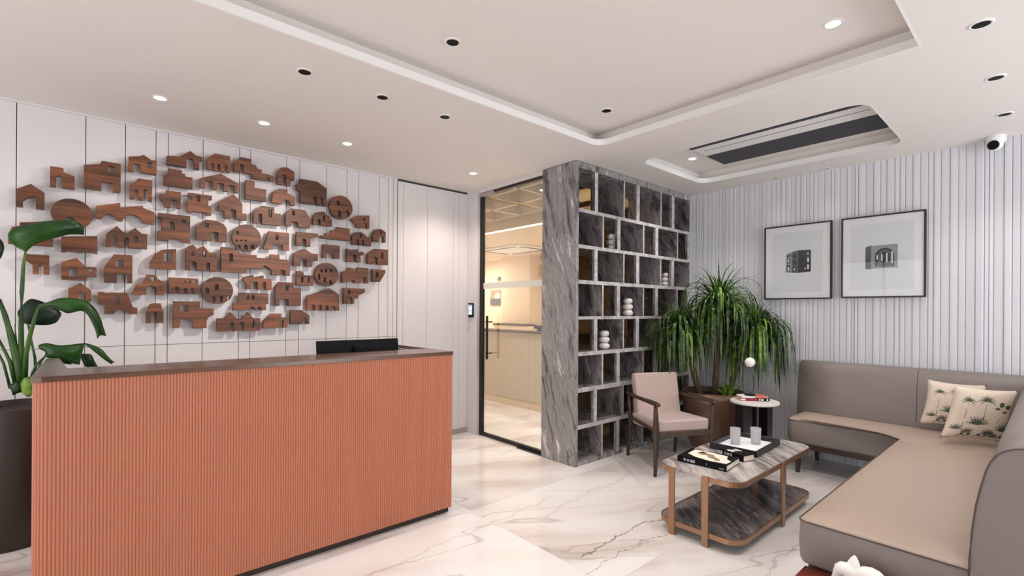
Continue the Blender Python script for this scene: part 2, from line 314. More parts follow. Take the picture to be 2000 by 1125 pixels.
def box(bm, x0, x1, y0, y1, z0, z1, mi=0):
    vs_ = [bm.verts.new((x, y, z)) for z in (z0, z1) for x, y in ((x0, y0), (x1, y0), (x1, y1), (x0, y1))]
    for f in ((0, 3, 2, 1), (4, 5, 6, 7), (0, 1, 5, 4), (1, 2, 6, 5), (2, 3, 7, 6), (3, 0, 4, 7)):
        fc = bm.faces.new([vs_[i] for i in f]); fc.material_index = mi
def obox(bm, c, a, b_, c_, mi=0):
    c = Vector(c); a = Vector(a); b_ = Vector(b_); c_ = Vector(c_)
    vs_ = [bm.verts.new(c + a * i + b_ * j + c_ * k) for k in (-1, 1) for i, j in ((-1, -1), (1, -1), (1, 1), (-1, 1))]
    for f in ((0, 3, 2, 1), (4, 5, 6, 7), (0, 1, 5, 4), (1, 2, 6, 5), (2, 3, 7, 6), (3, 0, 4, 7)):
        fc = bm.faces.new([vs_[i] for i in f]); fc.material_index = mi
def bx(name, x0, x1, y0, y1, z0, z1, m, parent=None, bevel=0, seg=2):
    bm = bmesh.new(); box(bm, x0, x1, y0, y1, z0, z1); return link(name, bm, m, parent, bevel=bevel, seg=seg)
def prism(bm, poly, z0, z1, mi=0):
    lo = [bm.verts.new((p[0], p[1], z0)) for p in poly]; hi = [bm.verts.new((p[0], p[1], z1)) for p in poly]; n = len(poly)
    for i in range(n): f = bm.faces.new((lo[i], lo[(i + 1) % n], hi[(i + 1) % n], hi[i])); f.material_index = mi
    f = bm.faces.new(hi); f.material_index = mi; f = bm.faces.new(lo[::-1]); f.material_index = mi
def rrect(x0, x1, y0, y1, r, n=6):
    pts = []
    for cx, cy, a in ((x1 - r, y1 - r, 0), (x0 + r, y1 - r, 90), (x0 + r, y0 + r, 180), (x1 - r, y0 + r, 270)):
        for i in range(n + 1): t = R(a + 90 * i / n); pts.append((cx + r * math.cos(t), cy + r * math.sin(t)))
    return pts
def lathe(bm, prof, c, n=32, sx=1, sy=1, cap=True, mi=0):
    rings = []
    for r, z in prof:
        rings.append([bm.verts.new((c[0] + sx * r * math.cos(2 * math.pi * i / n), c[1] + sy * r * math.sin(2 * math.pi * i / n), c[2] + z)) for i in range(n)])
    for a, b in zip(rings, rings[1:]):
        for i in range(n): f = bm.faces.new((a[i], a[(i + 1) % n], b[(i + 1) % n], b[i])); f.material_index = mi
    if cap:
        bm.faces.new(rings[0][::-1]).material_index = mi; bm.faces.new(rings[-1]).material_index = mi
def tube(bm, pts, rad, n=8, flat=1.0, mi=0):
    pts = [Vector(p) for p in pts]; rs = rad if isinstance(rad, (list, tuple)) else [rad] * len(pts); rings = []
    up = Vector((0, 0, 1))
    for i, p in enumerate(pts):
        t = (pts[min(i + 1, len(pts) - 1)] - pts[max(i - 1, 0)]).normalized()
        s = t.cross(up)
        if s.length < 0.05: s = t.cross(Vector((0.3, 1, 0)))
        s.normalize(); q = s.cross(t).normalized()
        rings.append([bm.verts.new(p + (s * math.cos(2 * math.pi * k / n) + q * flat * math.sin(2 * math.pi * k / n)) * rs[i]) for k in range(n)])
    for a, b in zip(rings, rings[1:]):
        for k in range(n): bm.faces.new((a[k], a[(k + 1) % n], b[(k + 1) % n], b[k])).material_index = mi
    bm.faces.new(rings[0][::-1]).material_index = mi; bm.faces.new(rings[-1]).material_index = mi
def plate(name, loops, thick, to_world, m, parent=None, bev=0.0):
    """flat plate with holes: loops of 2-D points (first is the outline), extruded +-thick/2, placed by to_world (4x4)"""
    cu = D.curves.new(name, 'CURVE'); cu.dimensions = '2D'; cu.fill_mode = 'BOTH'; cu.extrude = thick / 2 - bev; cu.bevel_depth = bev; cu.bevel_resolution = 1; cu.offset = -bev
    for lp in loops:
        sp = cu.splines.new('POLY'); sp.points.add(len(lp) - 1); sp.use_cyclic_u = True
        for i, p in enumerate(lp): sp.points[i].co = (p[0], p[1], 0, 1)
    tmp = D.objects.new('tmp_curve', cu); COL.objects.link(tmp)
    dg = C.evaluated_depsgraph_get(); dg.update()
    me = D.meshes.new_from_object(tmp.evaluated_get(dg)); D.objects.remove(tmp, do_unlink=True)
    me.transform(to_world); me.name = name; me.materials.clear(); me.materials.append(m)
    o = D.objects.new(name, me); COL.objects.link(o)
    if parent is not None: attach(o, parent)
    return o
def circ(cx, cy, r, n=28, ry=None): return [(cx + r * math.cos(2 * math.pi * i / n), cy + (ry or r) * math.sin(2 * math.pi * i / n)) for i in range(n)]
WALLM = Matrix(((0, 0, 1, 0), (1, 0, 0, 0), (0, 1, 0, 0), (0, 0, 0, 1)))     # (u,v,w) -> x=w, y=u, z=v

# ================================================================== STRUCTURE
bm = bmesh.new(); box(bm, -10.2, XR + 0.3, YF - 0.3, 7.7, -0.12, 0.0)
struct(link('floor', bm, M['floor']))
# lower ceiling, a sheet with the two openings and the holes of the recessed lamps left closed
def ceil_plate(name, outer, holes, z0, z1, m):
    o = plate(name, [outer] + holes, z1 - z0, Matrix.Translation((0, 0, (z0 + z1) / 2)), m); return struct(o)
def lrect(x0, x1, y0, y1, r): return [(x1, y1)] + [p for p in rrect(x0, x1, y0, y1, r) if p[0] <= x0 + r + 1e-6] + [(x1, y0)]
T1 = lrect(-2.50, -0.457, -2.3, 3.14, 0.11)
T2 = rrect(-2.50, -0.80, 3.70, 4.86, 0.13)
c0 = ceil_plate('ceiling', [(XL, YF), (XR, YF), (XR, YB), (-3.26, YB), (-3.26, 3.35), (XL, 3.35)], [T1, T2], H, H + 0.046, M['ceiling'])
# walls of the two raised fields, set back from the edge
def well(name, x0, x1, y0, y1, z0, z1):
    bm = bmesh.new()
    for a, b, c, d in ((x0 - .02, x0, y0, y1), (x1, x1 + .02, y0, y1), (x0 - .02, x1 + .02, y0 - .02, y0), (x0 - .02, x1 + .02, y1, y1 + .02)): box(bm, a, b, c, d, z0, z1)
    box(bm, x0 - .02, x1 + .02, y0 - .02, y1 + .02, z1, z1 + .03)
    return struct(link(name, bm, M['ceiling']))
well('ceiling', -2.57, -0.457, -2.37, 3.205, H + 0.046, HU)
well('ceiling', -2.55, -0.75, 3.65, 4.91, H + 0.046, HU)
struct(plate('trim_1', [T1, lrect(-2.488, -0.469, -2.288, 3.128, 0.10)], 0.047, Matrix.Translation((0, 0, H + 0.0232)), M['lip']))
struct(plate('trim_2', [rrect(-2.50, -0.80, 3.70, 4.86, 0.13), rrect(-2.488, -0.812, 3.712, 4.848, 0.12)], 0.047, Matrix.Translation((0, 0, H + 0.0232)), M['lip']))

# panelled wall behind the desk: separate boards with dark gaps
GY = [-3.0, -1.9, -1.35, -0.95, -0.364, -0.027, 0.189, 0.368, 0.443, 0.669, 0.925, 1.009, 1.293, 1.403, 1.643, 1.835, 1.952, 2.164, 2.264, 2.318, 2.365]
bm = bmesh.new(); g = 0.0022; ZJ = 1.123
for a, b in zip(GY, GY[1:]):
    box(bm, XL - 0.012, XL, a + g, b - g, 0.0, ZJ - 0.0018); box(bm, XL - 0.012, XL, a + g, b - g, ZJ + 0.0018, H)
box(bm, XL - 0.10, XL - 0.012, -3.2, 3.5, 0, H, 1)
struct(link('wall_left', bm, [M['panel'], M['groove']]))
bm = bmesh.new()
DG = [2.37, 2.434, 2.721, 3.058, 3.135, 3.249]
for a, b in zip(DG, DG[1:]): box(bm, XL - 0.011, XL - 0.001, a + 0.0014, b - 0.0014, 0.055, H - 0.022)
box(bm, XL - 0.018, XL - 0.008, 2.366, 3.249, 0.0, H, 1)
struct(link('door_2', bm, [M['panel'], M['groove']]))
struct(bx('baseboard_left', XL, XL + 0.012, 2.37, 3.249, 0, 0.055, M['skirt']))
struct(bx('trim_3', XL, XL + 0.02, YF, 2.365, H - 0.012, H, M['panel']))
# jamb wall beside the glass door and strip above it
struct(bx('wall_middle', XL - 0.1, -4.290, YS, 3.36, 0, H, M['jamb']))
struct(bx('trim_4', -4.29, -3.262, 3.27, 3.36, 2.705, H, M['jamb']))

# fluted wall
random.seed(4); bm = bmesh.new(); x = -3.30; prof = []
while x < XR + 0.05:
    wd = random.choice([0.026, 0.036, 0.044, 0.050, 0.056]); d = random.choice([0.006, 0.008, 0.010]); e = random.choice([.55, .75, 1.0])
    prof += [(x, YB), (x + 0.0018, YB), (x + 0.0045, YB - d), (x + wd * 0.35, YB - d), (x + wd * 0.8, YB - d * (e + .2) * .82), (x + wd, YB - d * e * .6)]
    x += wd
lo = [bm.verts.new((p[0], p[1], 0)) for p in prof]; hi = [bm.verts.new((p[0], p[1], H)) for p in prof]
for i in range(len(prof) - 1): bm.faces.new((lo[i], lo[i + 1], hi[i + 1], hi[i]))
box(bm, -3.30, XR + 0.1, YB + 0.001, YB + 0.12, 0, H + 0.2)
struct(link('wall_back', bm, M['flute']))
# walls outside the picture, with unseen windows added to light the lobby
bm = bmesh.new()
box(bm, XR, XR + .15, YF, 2.0, 0, H + .2); box(bm, XR, XR + .15, 4.6, YB, 0, H + .2); box(bm, XR, XR + .15, 2.0, 4.6, 2.6, H + .2); box(bm, XR, XR + .15, 2.0, 4.6, 0, 0.12)
struct(link('wall_right', bm, M['plain']))
bm = bmesh.new()
box(bm, XL, -3.8, YF - .15, YF, 0, H + .2); box(bm, 1.0, XR + .15, YF - .15, YF, 0, H + .2); box(bm, -3.8, 1.0, YF - .15, YF, 2.6, H + .2); box(bm, -3.8, 1.0, YF - .15, YF, 0, 0.2)
struct(link('wall_front', bm, M['plain']))
bm = bmesh.new()
for k in range(3): y = 2.02 + k * 2.56 / 2; box(bm, XR + .02, XR + .07, y - .02, y + .02, .12, 2.6)
for z in (.12, 2.56): box(bm, XR + .02, XR + .07, 2.0, 4.6, z, z + .04)
struct(link('added_window_1', bm, M['blk']))
bm = bmesh.new()
for k in range(5): x = -3.8 + k * 4.8 / 4; box(bm, x - .02, x + .02, YF - .07, YF - .02, .2, 2.6)
for z in (.2, 2.56): box(bm, -3.8, 1.0, YF - .07, YF - .02, z, z + .04)
struct(link('added_window_2', bm, M['blk']))
# roof slab so that no sky leaks in above the raised fields
struct(bx('ceiling', -10.2, XR + .3, YF - .3, 7.7, 3.25, 3.35, M['plain']))

# ---- meeting room behind the glass door
struct(bx('wall_far', -10.0, -3.0, 7.5, 7.6, 0, 3.2, M['cream']))
struct(bx('wall_side', -10.1, -10.0, 3.2, 7.6, 0, 3.2, M['cream']))
struct(bx('wall_near', -10.1, XL - 0.1, 3.26, 3.34, 0, 3.2, M['cream']))
struct(bx('wall_east', -3.26, -3.14, YB + .12, 7.6, 0, 3.2, M['cream']))
struct(bx('wall_column', -7.55, -8.52, 7.15, 7.5, 0, 2.6, M['cream']))
bm = bmesh.new(); box(bm, -10.0, -3.262, 3.36, 4.66, 3.02, 3.06)
struct(link('ceiling', bm, M['coffer']))
bm = bmesh.new(); x = -4.50 - 0.55 * 9
while x < -3.4: box(bm, x - .018, x + .018, 3.36, 4.64, H, 3.02); x += 0.55
for y in (3.56, 4.07, 4.58): box(bm, -10.0, -3.262, y - .018, y + .018, H, 3.02)
struct(link('trim_5', bm, M['cofbeam']))
struct(bx('ceiling', -10.0, -3.262, 4.64, 7.5, 2.60, 3.06, M['cream']))
bm = bmesh.new(); box(bm, -9.9, -3.30, 4.645, 4.675, 2.585, 2.602)
tag(link('linear_light', bm, M['strip']), 'thin glowing line of light below the ceiling seen through glass door', 'light')
# counter
t = thing('reception_counter', (-6.4, 4.8, 0), 'pale beige counter with dark thin top behind the glass door', 'counter')
bm = bmesh.new(); x = -9.3
while x < -3.5: box(bm, x, x + .036, 4.652, 4.66, 0.10, 1.075); x += .04
box(bm, -9.3, -3.5, 4.66, 4.70, 0.0, 1.075); box(bm, -9.3, -3.5, 4.70, 5.2, 0, 0.75)
link('front_panel', bm, M['creamflute'], t)
bx('counter_top', -9.32, -3.48, 4.63, 5.0, 1.075, 1.097, M['toe'], t)
bx('skirting', -9.3, -3.5, 4.64, 4.652, 0, 0.09, M['cream'], t)
# monitor on that counter and small things on the far wall
t = thing('monitor', (-4.62, 4.85, 1.097), 'black monitor on the beige counter behind the glass door', 'monitor')
p0 = ony(1043, 632, 4.86); p1 = ony(1062, 632, 4.86)
bx('screen', p0.x, p1.x + .12, 4.85, 4.88, 1.13, 1.18, M['blkgloss'], t, bevel=.004)
bx('stand', p0.x + .08, p0.x + .16, 4.84, 4.90, 1.097, 1.14, M['blkgloss'], t)
t = thing('file_shelf', (-7.0, 7.3, 0.98), 'dark long shelf behind the counter beyond glass door', 'shelf')
a = ony(962, 633, 6.9); b = ony(1028, 633, 6.9)
bx('board', a.x, b.x, 6.9, 7.15, 1.06, 1.10, M['toe'], t)
bx('cabinet', a.x, b.x, 6.92, 7.5, 0.0, 1.06, M['cream'], t)
t = thing('wall_art', (-9.07, 7.48, 1.7), 'square abstract arch picture on far wall of meeting room', 'picture')
a = ony(959, 567, 7.49); b = ony(985, 596, 7.49)
bx('backing', a.x, b.x, 7.475, 7.498, b.z, a.z, M['tan'], t)
bm = bmesh.new(); box(bm, a.x, b.x, 7.46, 7.475, b.z, b.z + .16)
link('lower_block', bm, M['grille'], t)
bm = bmesh.new(); pts = circ((a.x + b.x) / 2 + .02, a.z - .16, .10, 24)
v = [bm.verts.new((p[0], 7.462, p[1])) for p in pts]; v2 = [bm.verts.new((p[0], 7.474, p[1])) for p in pts]
bm.faces.new(v); bm.faces.new(v2)
for i in range(24): bm.faces.new((v[i], v[(i + 1) % 24], v2[(i + 1) % 24], v2[i]))
link('sun_disc', bm, M['linen'], t)
a = ony(972, 541, 7.49); b = ony(985, 548, 7.49)
tag(bx('wall_sign', a.x, b.x, 7.48, 7.499, b.z, a.z, M['grille']), 'small dark rectangular plate above the abstract picture beyond glass door', 'sign')
t = thing('air_conditioner', (-6.6, 5.9, 2.6), 'white cassette air conditioner in the meeting room ceiling', 'air conditioner')
q = onz(1003, 488, 2.58)
bm = bmesh.new(); box(bm, q.x - .6, q.x + .6, q.y - .45, q.y + .45, 2.565, 2.6); link('panel', bm, M['white'], t, bevel=.012)
bm = bmesh.new()
for s in (-1, 1): box(bm, q.x - .45, q.x + .45, q.y + s * .36 - .03, q.y + s * .36 + .03, 2.560, 2.566); box(bm, q.x + s * .52 - .03, q.x + s * .52 + .03, q.y - .3, q.y + .3, 2.560, 2.566)
link('air_slot', bm, M['toe'], t)

# ---- glass door
dr = D.objects.new('door_1', None); COL.objects.link(dr); dr.location = (-3.78, 3.30, 0); struct(dr)
bx('stile', -4.288, -4.234, 3.285, 3.315, 0.0, 2.66, M['blk'], dr, bevel=.002)
bx('top_rail', -4.19, -3.262, 3.285, 3.315, 2.682, 2.705, M['blk'], dr)
bx('bottom_rail', -4.234, -3.262, 3.285, 3.315, 0.006, 0.040, M['blk'], dr, bevel=.002)
bx('pane', -4.234, -3.264, 3.296, 3.304, 0.04, 2.682, M['glass'], dr)
bx('privacy_film', -4.234, -3.264, 3.2945, 3.2955, 1.633, 1.700, M['film'], dr)
bx('top_patch', -4.288, -4.04, 3.272, 3.316, 2.662, 2.700, M['skirt'], dr, bevel=.003)
bx('floor_hinge', -3.62, -3.262, 3.255, 3.285, 0.0, 0.012, M['blk'], dr)
bm = bmesh.new()
for y in (3.225,): tube(bm, [(-4.075, y, .868), (-4.075, y, 1.335)], .013, 12)
for z in (.93, 1.27): tube(bm, [(-4.075, 3.225, z), (-4.075, 3.296, z)], .007, 8); tube(bm, [(-4.075, 3.225, z), (-4.21, 3.285, z)], .004, 8)
link('pull_handle', bm, M['blk'], dr)
bx('lock_plate', -4.250, -4.205, 3.270, 3.286, .84, 1.33, M['blk'], dr, bevel=.002)

# ================================================================== STONE SHELF
def stone_box(name, x0, x1, y0, y1, z0, z1):
    bm = bmesh.new(); box(bm, x0, x1, y0, y1, z0, z1)
    o = link(name, bm, [M['stone_in'], M['stone_edge_lit']], sh)
    for p in o.data.polygons: p.material_index = 1 if p.normal.x > .5 else 0  # front faces paler, the rest darker: lit edges and interior shade put into colour
    return o
sh = thing('display_shelf', (XS - .2, 4.25, 0), 'tall grey veined marble open shelf wall between glass door and fluted wall', 'shelf')
XB = -3.262; YE = 5.243
link('end_panel', (lambda b: (box(b, XB, XS, YS, 3.284, 0, H - .006), b)[1])(bmesh.new()), M['stone'], sh, bevel=.001)
bx('header', XB, XS, 3.284, YE, 2.681, H - .006, M['stone'], sh)
bx('plinth', XB, XS, 3.284, YE, 0, .035, M['stone'], sh)
for z0, z1 in ((.331, .368), (.661, .703), (.990, 1.026), (1.319, 1.347), (1.641, 1.675), (1.962, 1.994), (2.287, 2.319)):
    stone_box('shelf_board', XB, XS, 3.284, YE, z0, z1)
rows = [(2.319, 2.681), (1.994, 2.287), (1.675, 1.962), (1.347, 1.641), (1.026, 1.319), (.703, .990), (.368, .661), (.035, .331)]
for i, (z0, z1) in enumerate(rows):
    thin = ((3.952, 3.972), (4.620, 4.642)) if i % 2 == 0 else ((3.622, 3.645), (4.295, 4.315), (4.965, 4.985))
    post = ((3.505, 3.552), (4.172, 4.226), (4.846, 4.900)) if i % 2 == 0 else ((3.852, 3.902), (4.522, 4.576), (5.190, 5.238))
    for a, b in thin:
        stone_box('partition', XB + .01, XS - .002, a, b, z0, z1)
    for a, b in post: stone_box('upright', XS - .03, XS - .001, a, b, z0, z1)
stone_box('right_panel', XB, XS - .004, 5.2415, 5.2445, .035, 2.681)
bx('back_glass', XB - .006, XB, 3.284, YE, .035, 2.681, M['bronze'], sh)
# pebble stacks
def pebbles(c, s, label):
    t = thing('pebble_stack', c, label, 'ornament', 'stacked stone ornaments on the marble shelf')
    z = c[2]
    for k, (r, h) in enumerate(((.052, .062), (.053, .064), (.048, .060))):
        r *= s; h *= s; bm = bmesh.new()
        pr = [(r * math.sin(math.pi * (j + .5) / 14) ** .62, h / 2 - h / 2 * math.cos(math.pi * (j + .5) / 14)) for j in range(14)]
        lathe(bm, pr, (c[0] + (.003, -.004, .002)[k] * s, c[1] + (-.002, .004, -.003)[k] * s, z), 24)
        link('stone', bm, M['whitestone'], t, smooth=True); z += h * .97
X1 = -2.93
pebbles((X1, onx(1191, 640, X1).y + .02, 1.994), .92, 'three white stones stacked in the second row from the top of the marble shelf')
pebbles((X1, onx(1299, 540, X1).y, 1.675), .86, 'three white stones stacked farthest right on the marble shelf near fluted wall')
pebbles((X1 + .02, onx(1226, 600, X1 + .02).y, 1.347), 1.0, 'three white stones stacked mid height on the marble shelf, beside plant leaves')
pebbles((X1 + .02, onx(1180, 665, X1 + .02).y, 1.026), 1.0, 'three white stones stacked lowest on the marble shelf, left of the plant')

# ================================================================== DESK
dk = thing('reception_desk', (-3.1, .85, 0), 'terracotta fluted reception desk with dark walnut top', 'desk')
y0, y1 = -0.178, 1.878; xf = -2.752; P = 0.0125
pts = []
r = .05
y = y1
edge = []   # front line of flutes from the right end to the rounded left corner
n = int((y1 - (y0 + r)) / P)
for i in range(n * 6 + 1):
    yy = y1 - (y1 - (y0 + r)) * i / (n * 6); d = 0.0045 * abs(math.sin(math.pi * i / 6)) ** .8
    edge.append((xf - 0.0045 + d, yy))
for k in range(1, 37):
    a = R(90 * k / 36); d = 0.0045 * abs(math.sin(math.pi * k / 6)) ** .8
    edge.append((xf - r + (r - .0045 + d) * math.cos(a), y0 + r - (r - .0045 + d) * math.sin(a)))
edge.append((-3.70, y0 + .003)); edge.append((-3.70, y0 + .03))
edge.append((xf - .04, y0 + .05)); edge.append((xf - .04, y1))
bm = bmesh.new(); prism(bm, edge, .045, 1.090); link('fluted_front', bm, M['copper'], dk)
bx('side_panel', -3.62, xf - .0065, y1 - .001, y1 + .0, .045, 1.09, M['copper'], dk) if False else None
bm = bmesh.new(); box(bm, -3.60, xf - .04, y1 - .03, y1 - .002, .0, 1.085); box(bm, -3.60, xf - .05, y1 - .06, y1 - .03, 0, 1.085, 0); link('side_panel', bm, M['darkint'], dk)
top = [(xf + .004, y1 + .003), (-3.64, y1 + .003), (-3.64, y1 - .012), (-3.075, y1 - .012), (-3.075, y0 + .10), (-3.735, y0 + .05), (-3.735, y0 - .004), (xf - .03, y0 - .004), (xf - .008, y0 + .006), (xf + .004, y0 + .03)]
bm = bmesh.new(); prism(bm, top, 1.090, 1.114); link('transaction_top', bm, M['walnut'], dk, bevel=.002)
bx('work_surface', -3.60, xf - .05, y0 + .06, y1 - .07, .72, .75, M['walnut'], dk)
bx('inner_shelf_back', -3.07, -3.05, y0 + .06, y1 - .07, .75, 1.085, M['darkint'], dk)
bx('toe_kick', -3.6, xf - .035, y0 + .05, y1 - .03, 0, .045, M['toe'], dk)
# monitor behind the counter
t = thing('monitor', (-3.35, 1.45, .75), 'black monitor seen from behind on the reception desk', 'monitor')
bm = bmesh.new(); obox(bm, (-3.315, 1.462, 1.02), (0, .305, 0), (.010, 0, .0), (-.02, 0, .160)); link('screen', bm, M['blkgloss'], t, bevel=.005)
bm = bmesh.new(); obox(bm, (-3.295, 1.465, 1.105), (0, .058, 0), (.014, 0, 0), (0, 0, .028)); obox(bm, (-3.285, 1.465, .93), (0, .03, 0), (.010, 0, 0), (0, 0, .18)); link('stand', bm, M['blkgloss'], t, bevel=.003)
bm = bmesh.new(); obox(bm, (-3.33, 1.465, .757), (0, .11, 0), (.08, 0, 0), (0, 0, .007)); link('foot', bm, M['blkgloss'], t, bevel=.003)

# ================================================================== HOUSE CUTOUTS
ORG = {'A': (0, 260, 5), 'B': (0, 460, 5), 'C': (280, 280, 6.25), 'D': (280, 450, 5.357), 'E': (460, 300, 6.25), 'F': (460, 450, 5.357)}
WTH = 0.040; XW = XL + 0.070
def wp(tagc, x, y):
    ox, oy, s = ORG[tagc]; q = onx(ox + x / s, oy + y / s, XW); return (q.y, q.z)
def arch_top(yl, yr, zb, zt, n=8):
    """from right bottom up, over and down to left bottom"""
    r_ = (yr - yl) / 2; rz = min(r_, (zt - zb) * .75); cyy = (yl + yr) / 2; out = [(yr, zb)]
    for k in range(n + 1): a = math.pi * k / n; out.append((cyy + r_ * math.cos(a), zt - rz + rz * math.sin(a)))
    out.append((yl, zb)); return out
def house(code, label, holes=''):
    pts = []; c = 'A'
    toks = code.split(',')
    for tk in toks:
        f = tk.split()
        if f[0] in ORG: c = f[0]; f = f[1:]
        if f[0] in 'da': pts.append((f[0], wp(c, float(f[1]), float(f[3])), wp(c, float(f[2]), float(f[3]))))
        else: pts.append(('p', wp(c, float(f[0]), float(f[1]))))
    # square up edges that are nearly vertical or level
    base = [p[1] for p in pts if p[0] == 'p']; idx = [i for i, p in enumerate(pts) if p[0] == 'p']
    n = len(base); base = [list(b) for b in base]
    for _ in range(2):
        for i in range(n):
            a, b = base[i], base[(i + 1) % n]; dy, dz = b[0] - a[0], b[1] - a[1]
            if abs(dz) > 4 * abs(dy) and abs(dz) > .02: m_ = (a[0] + b[0]) / 2; a[0] = b[0] = m_
            elif abs(dy) > 8 * abs(dz) and abs(dy) > .02: m_ = (a[1] + b[1]) / 2; a[1] = b[1] = m_
    for i, b in zip(idx, base): pts[i] = ('p', tuple(b))
    out = []
    for i, p in enumerate(pts):
        if p[0] == 'p': out.append(p[1]); continue
        j = i
        while pts[j % len(pts)][0] != 'p': j += 1
        k = i
        while pts[k][0] != 'p': k -= 1
        (ya, za), (yb, zb) = pts[k][1], pts[j % len(pts)][1]
        L_ = lambda y: za + (zb - za) * (y - ya) / (yb - ya + 1e-9)
        yr, yl = p[1][0], p[2][0]; zt = (p[1][1] + p[2][1]) / 2; zt = p[1][1]
        if p[0] == 'd': out += [(yr, L_(yr)), (yr, zt), (yl, zt), (yl, L_(yl))]
        else: out += [q for q in arch_top(yl, yr, (L_(yl) + L_(yr)) / 2, zt)]
    loops = [out]
    for h in [s for s in holes.split(',') if s.strip()]:
        f = h.split()
        if f[0] in ORG: c = f[0]; f = f[1:]
        x0_, y0_, x1_, y1_ = map(float, f[1:5]); a = wp(c, x0_, y0_); b = wp(c, x1_, y1_)
        if f[0] == 'r': loops.append([(a[0], a[1]), (b[0], a[1]), (b[0], b[1]), (a[0], b[1])])
        else: loops.append(arch_top(a[0], b[0], b[1], a[1]))
    return finish_house(loops, label)
def disc(c, x0, x1, yt, yb, label, holes=''):
    a = wp(c, x0, (yt + yb) / 2); b = wp(c, x1, (yt + yb) / 2); t_ = wp(c, (x0 + x1) / 2, yt); u_ = wp(c, (x0 + x1) / 2, yb)
    loops = [circ((a[0] + b[0]) / 2, (t_[1] + u_[1]) / 2, (b[0] - a[0]) / 2, 36, (t_[1] - u_[1]) / 2)]
    for h in [s for s in holes.split(',') if s.strip()]:
        f = h.split()
        if f[0] in ORG: c = f[0]; f = f[1:]
        x0_, y0_, x1_, y1_ = map(float, f[1:5]); a = wp(c, x0_, y0_); b = wp(c, x1_, y1_)
        if f[0] == 'r': loops.append([(a[0], a[1]), (b[0], a[1]), (b[0], b[1]), (a[0], b[1])])
        else: loops.append(arch_top(a[0], b[0], b[1], a[1]))
    return finish_house(loops, label)
def finish_house(loops, label):
    cy_ = sum(p[0] for p in loops[0]) / len(loops[0]); cz_ = sum(p[1] for p in loops[0]) / len(loops[0])
    lp = [[(p[0] - cy_, p[1] - cz_) for p in l] for l in loops]
    o = plate('building_cutout', lp, WTH, WALLM, M['teak'], bev=.0008)
    o.location = (XW - WTH / 2, cy_, cz_)
    tag(o, label, 'wall ornament', 'wooden building cutouts on the white wall')
    # spacer pins that hold the cutout off the wall
    k = D.objects.new('mounting_pin', PIN); COL.objects.link(k); k.parent = o
    p = solid_point(lp); k.location = (-WTH / 2 - .0150, p[0], p[1])
    return o
def inside(p, l):
    r_ = False; n = len(l)
    for i in range(n):
        a, b = l[i], l[(i + 1) % n]
        if (a[1] > p[1]) != (b[1] > p[1]) and p[0] < (b[0] - a[0]) * (p[1] - a[1]) / (b[1] - a[1]) + a[0]: r_ = not r_
    return r_
def solid_point(lp):
    ys = [p[0] for p in lp[0]]; zs = [p[1] for p in lp[0]]; best = (0, 0); bd = 1e9
    mid = ((min(ys) + max(ys)) / 2, (min(zs) + max(zs)) / 2)
    def ok(q): return inside(q, lp[0]) and not any(inside(q, h) for h in lp[1:])
    for i in range(1, 20):
        for j in range(1, 20):
            q = (min(ys) + (max(ys) - min(ys)) * i / 20, min(zs) + (max(zs) - min(zs)) * j / 20); e = .013
            if ok(q) and all(ok((q[0] + a, q[1] + b)) for a, b in ((e, 0), (-e, 0), (0, e), (0, -e))):
                d = math.hypot(q[0] - mid[0], q[1] - mid[1])
                if d < bd: bd = d; best = q
    return best
PIN = D.meshes.new('mounting_pin'); _b = bmesh.new(); box(_b, -.0150, .0155, -.009, .009, -.009, .009); _b.to_mesh(PIN); _b.free(); PIN.materials.append(M['teak'])

house('A 160 545,300 495,433 580,430 745,350 738,350 615,300 622,250 640,220 665,218 722,155 713', 'leftmost wooden gabled house cutout with one wide sloping arch, above the round cutout')
house('A 488 322,615 340,622 380,710 420,745 550,a 607 547 418,488 518', 'wooden tower cutout with sloping right shoulder and one narrow arch, first in the top left')
house('A 818 312,975 300,995 272,1180 298,1178 585,d 1103 990 485,815 535', 'large wooden block house cutout with a square upper window and square doorway, upper left', 'A r 1058 318 1122 390')
house('A 1258 228,1360 225,1405 212,1475 262,1532 272,1528 408,d 1375 1308 305,1255 365', 'small wooden cutout house, low gable, doorway left, square window right, third in top row', 'A r 1430 282 1483 345')
house('C 285 150,440 158,575 92,650 150,718 165,715 215,688 215,680 315,a 622 527 190,285 260', 'long wooden cutout with pointed gable over an arched gate at right, top row')
house('C 248 390,300 370,310 305,470 330,475 370,510 375,515 400,603 422,600 555,245 510', 'solid wooden cutout without openings, stepped like a boat cabin, second row')
house('A 1270 490,1310 480,1350 442,1487 460,1485 665,d 1445 1402 555,d 1350 1312 557,1268 640', 'wooden block cutout with rounded left shoulder and two narrow doorways at its foot')
house('C 200 620,275 615,278 578,455 588,462 798,d 410 340 690,265 775,245 720,200 670', 'wooden cutout with notched overhanging left side and one small doorway, third row')
house('C 550 600,838 640,836 690,795 690,795 760,832 768,828 880,770 875,770 850,600 820,595 845,530 838,545 700,595 690,595 650,550 640', 'wooden cutout with notches cut in both sides and one square window, third row', 'C r 650 640 695 715')
disc('A', 492, 905, 640, 935, 'large round wooden cutout at far left, half behind the tall plant leaf', 'A o 640 815 735 905')
house('A 938 710,1175 680,1175 725,1395 708,1400 730,1512 775,1508 888,1395 880,1380 840,1340 805,1290 792,1235 800,1205 830,1195 858,1150 855,1130 820,1090 795,1040 790,1005 810,990 832,935 830', 'long wooden bridge cutout with two broad arches underneath, upper left')
house('A 190 905,195 870,400 865,430 890,515 950,B 515 107,80 80,A 80 980,120 915', 'wooden cutout hidden mostly behind the topmost green leaf at far left')
house('A 600 1010,955 1005,B 950 180,890 170,885 160,820 155,805 168,740 165,735 155,650 152,640 162,595 160', 'plain wooden slab cutout with small nicks along its foot, right of the top green leaf')
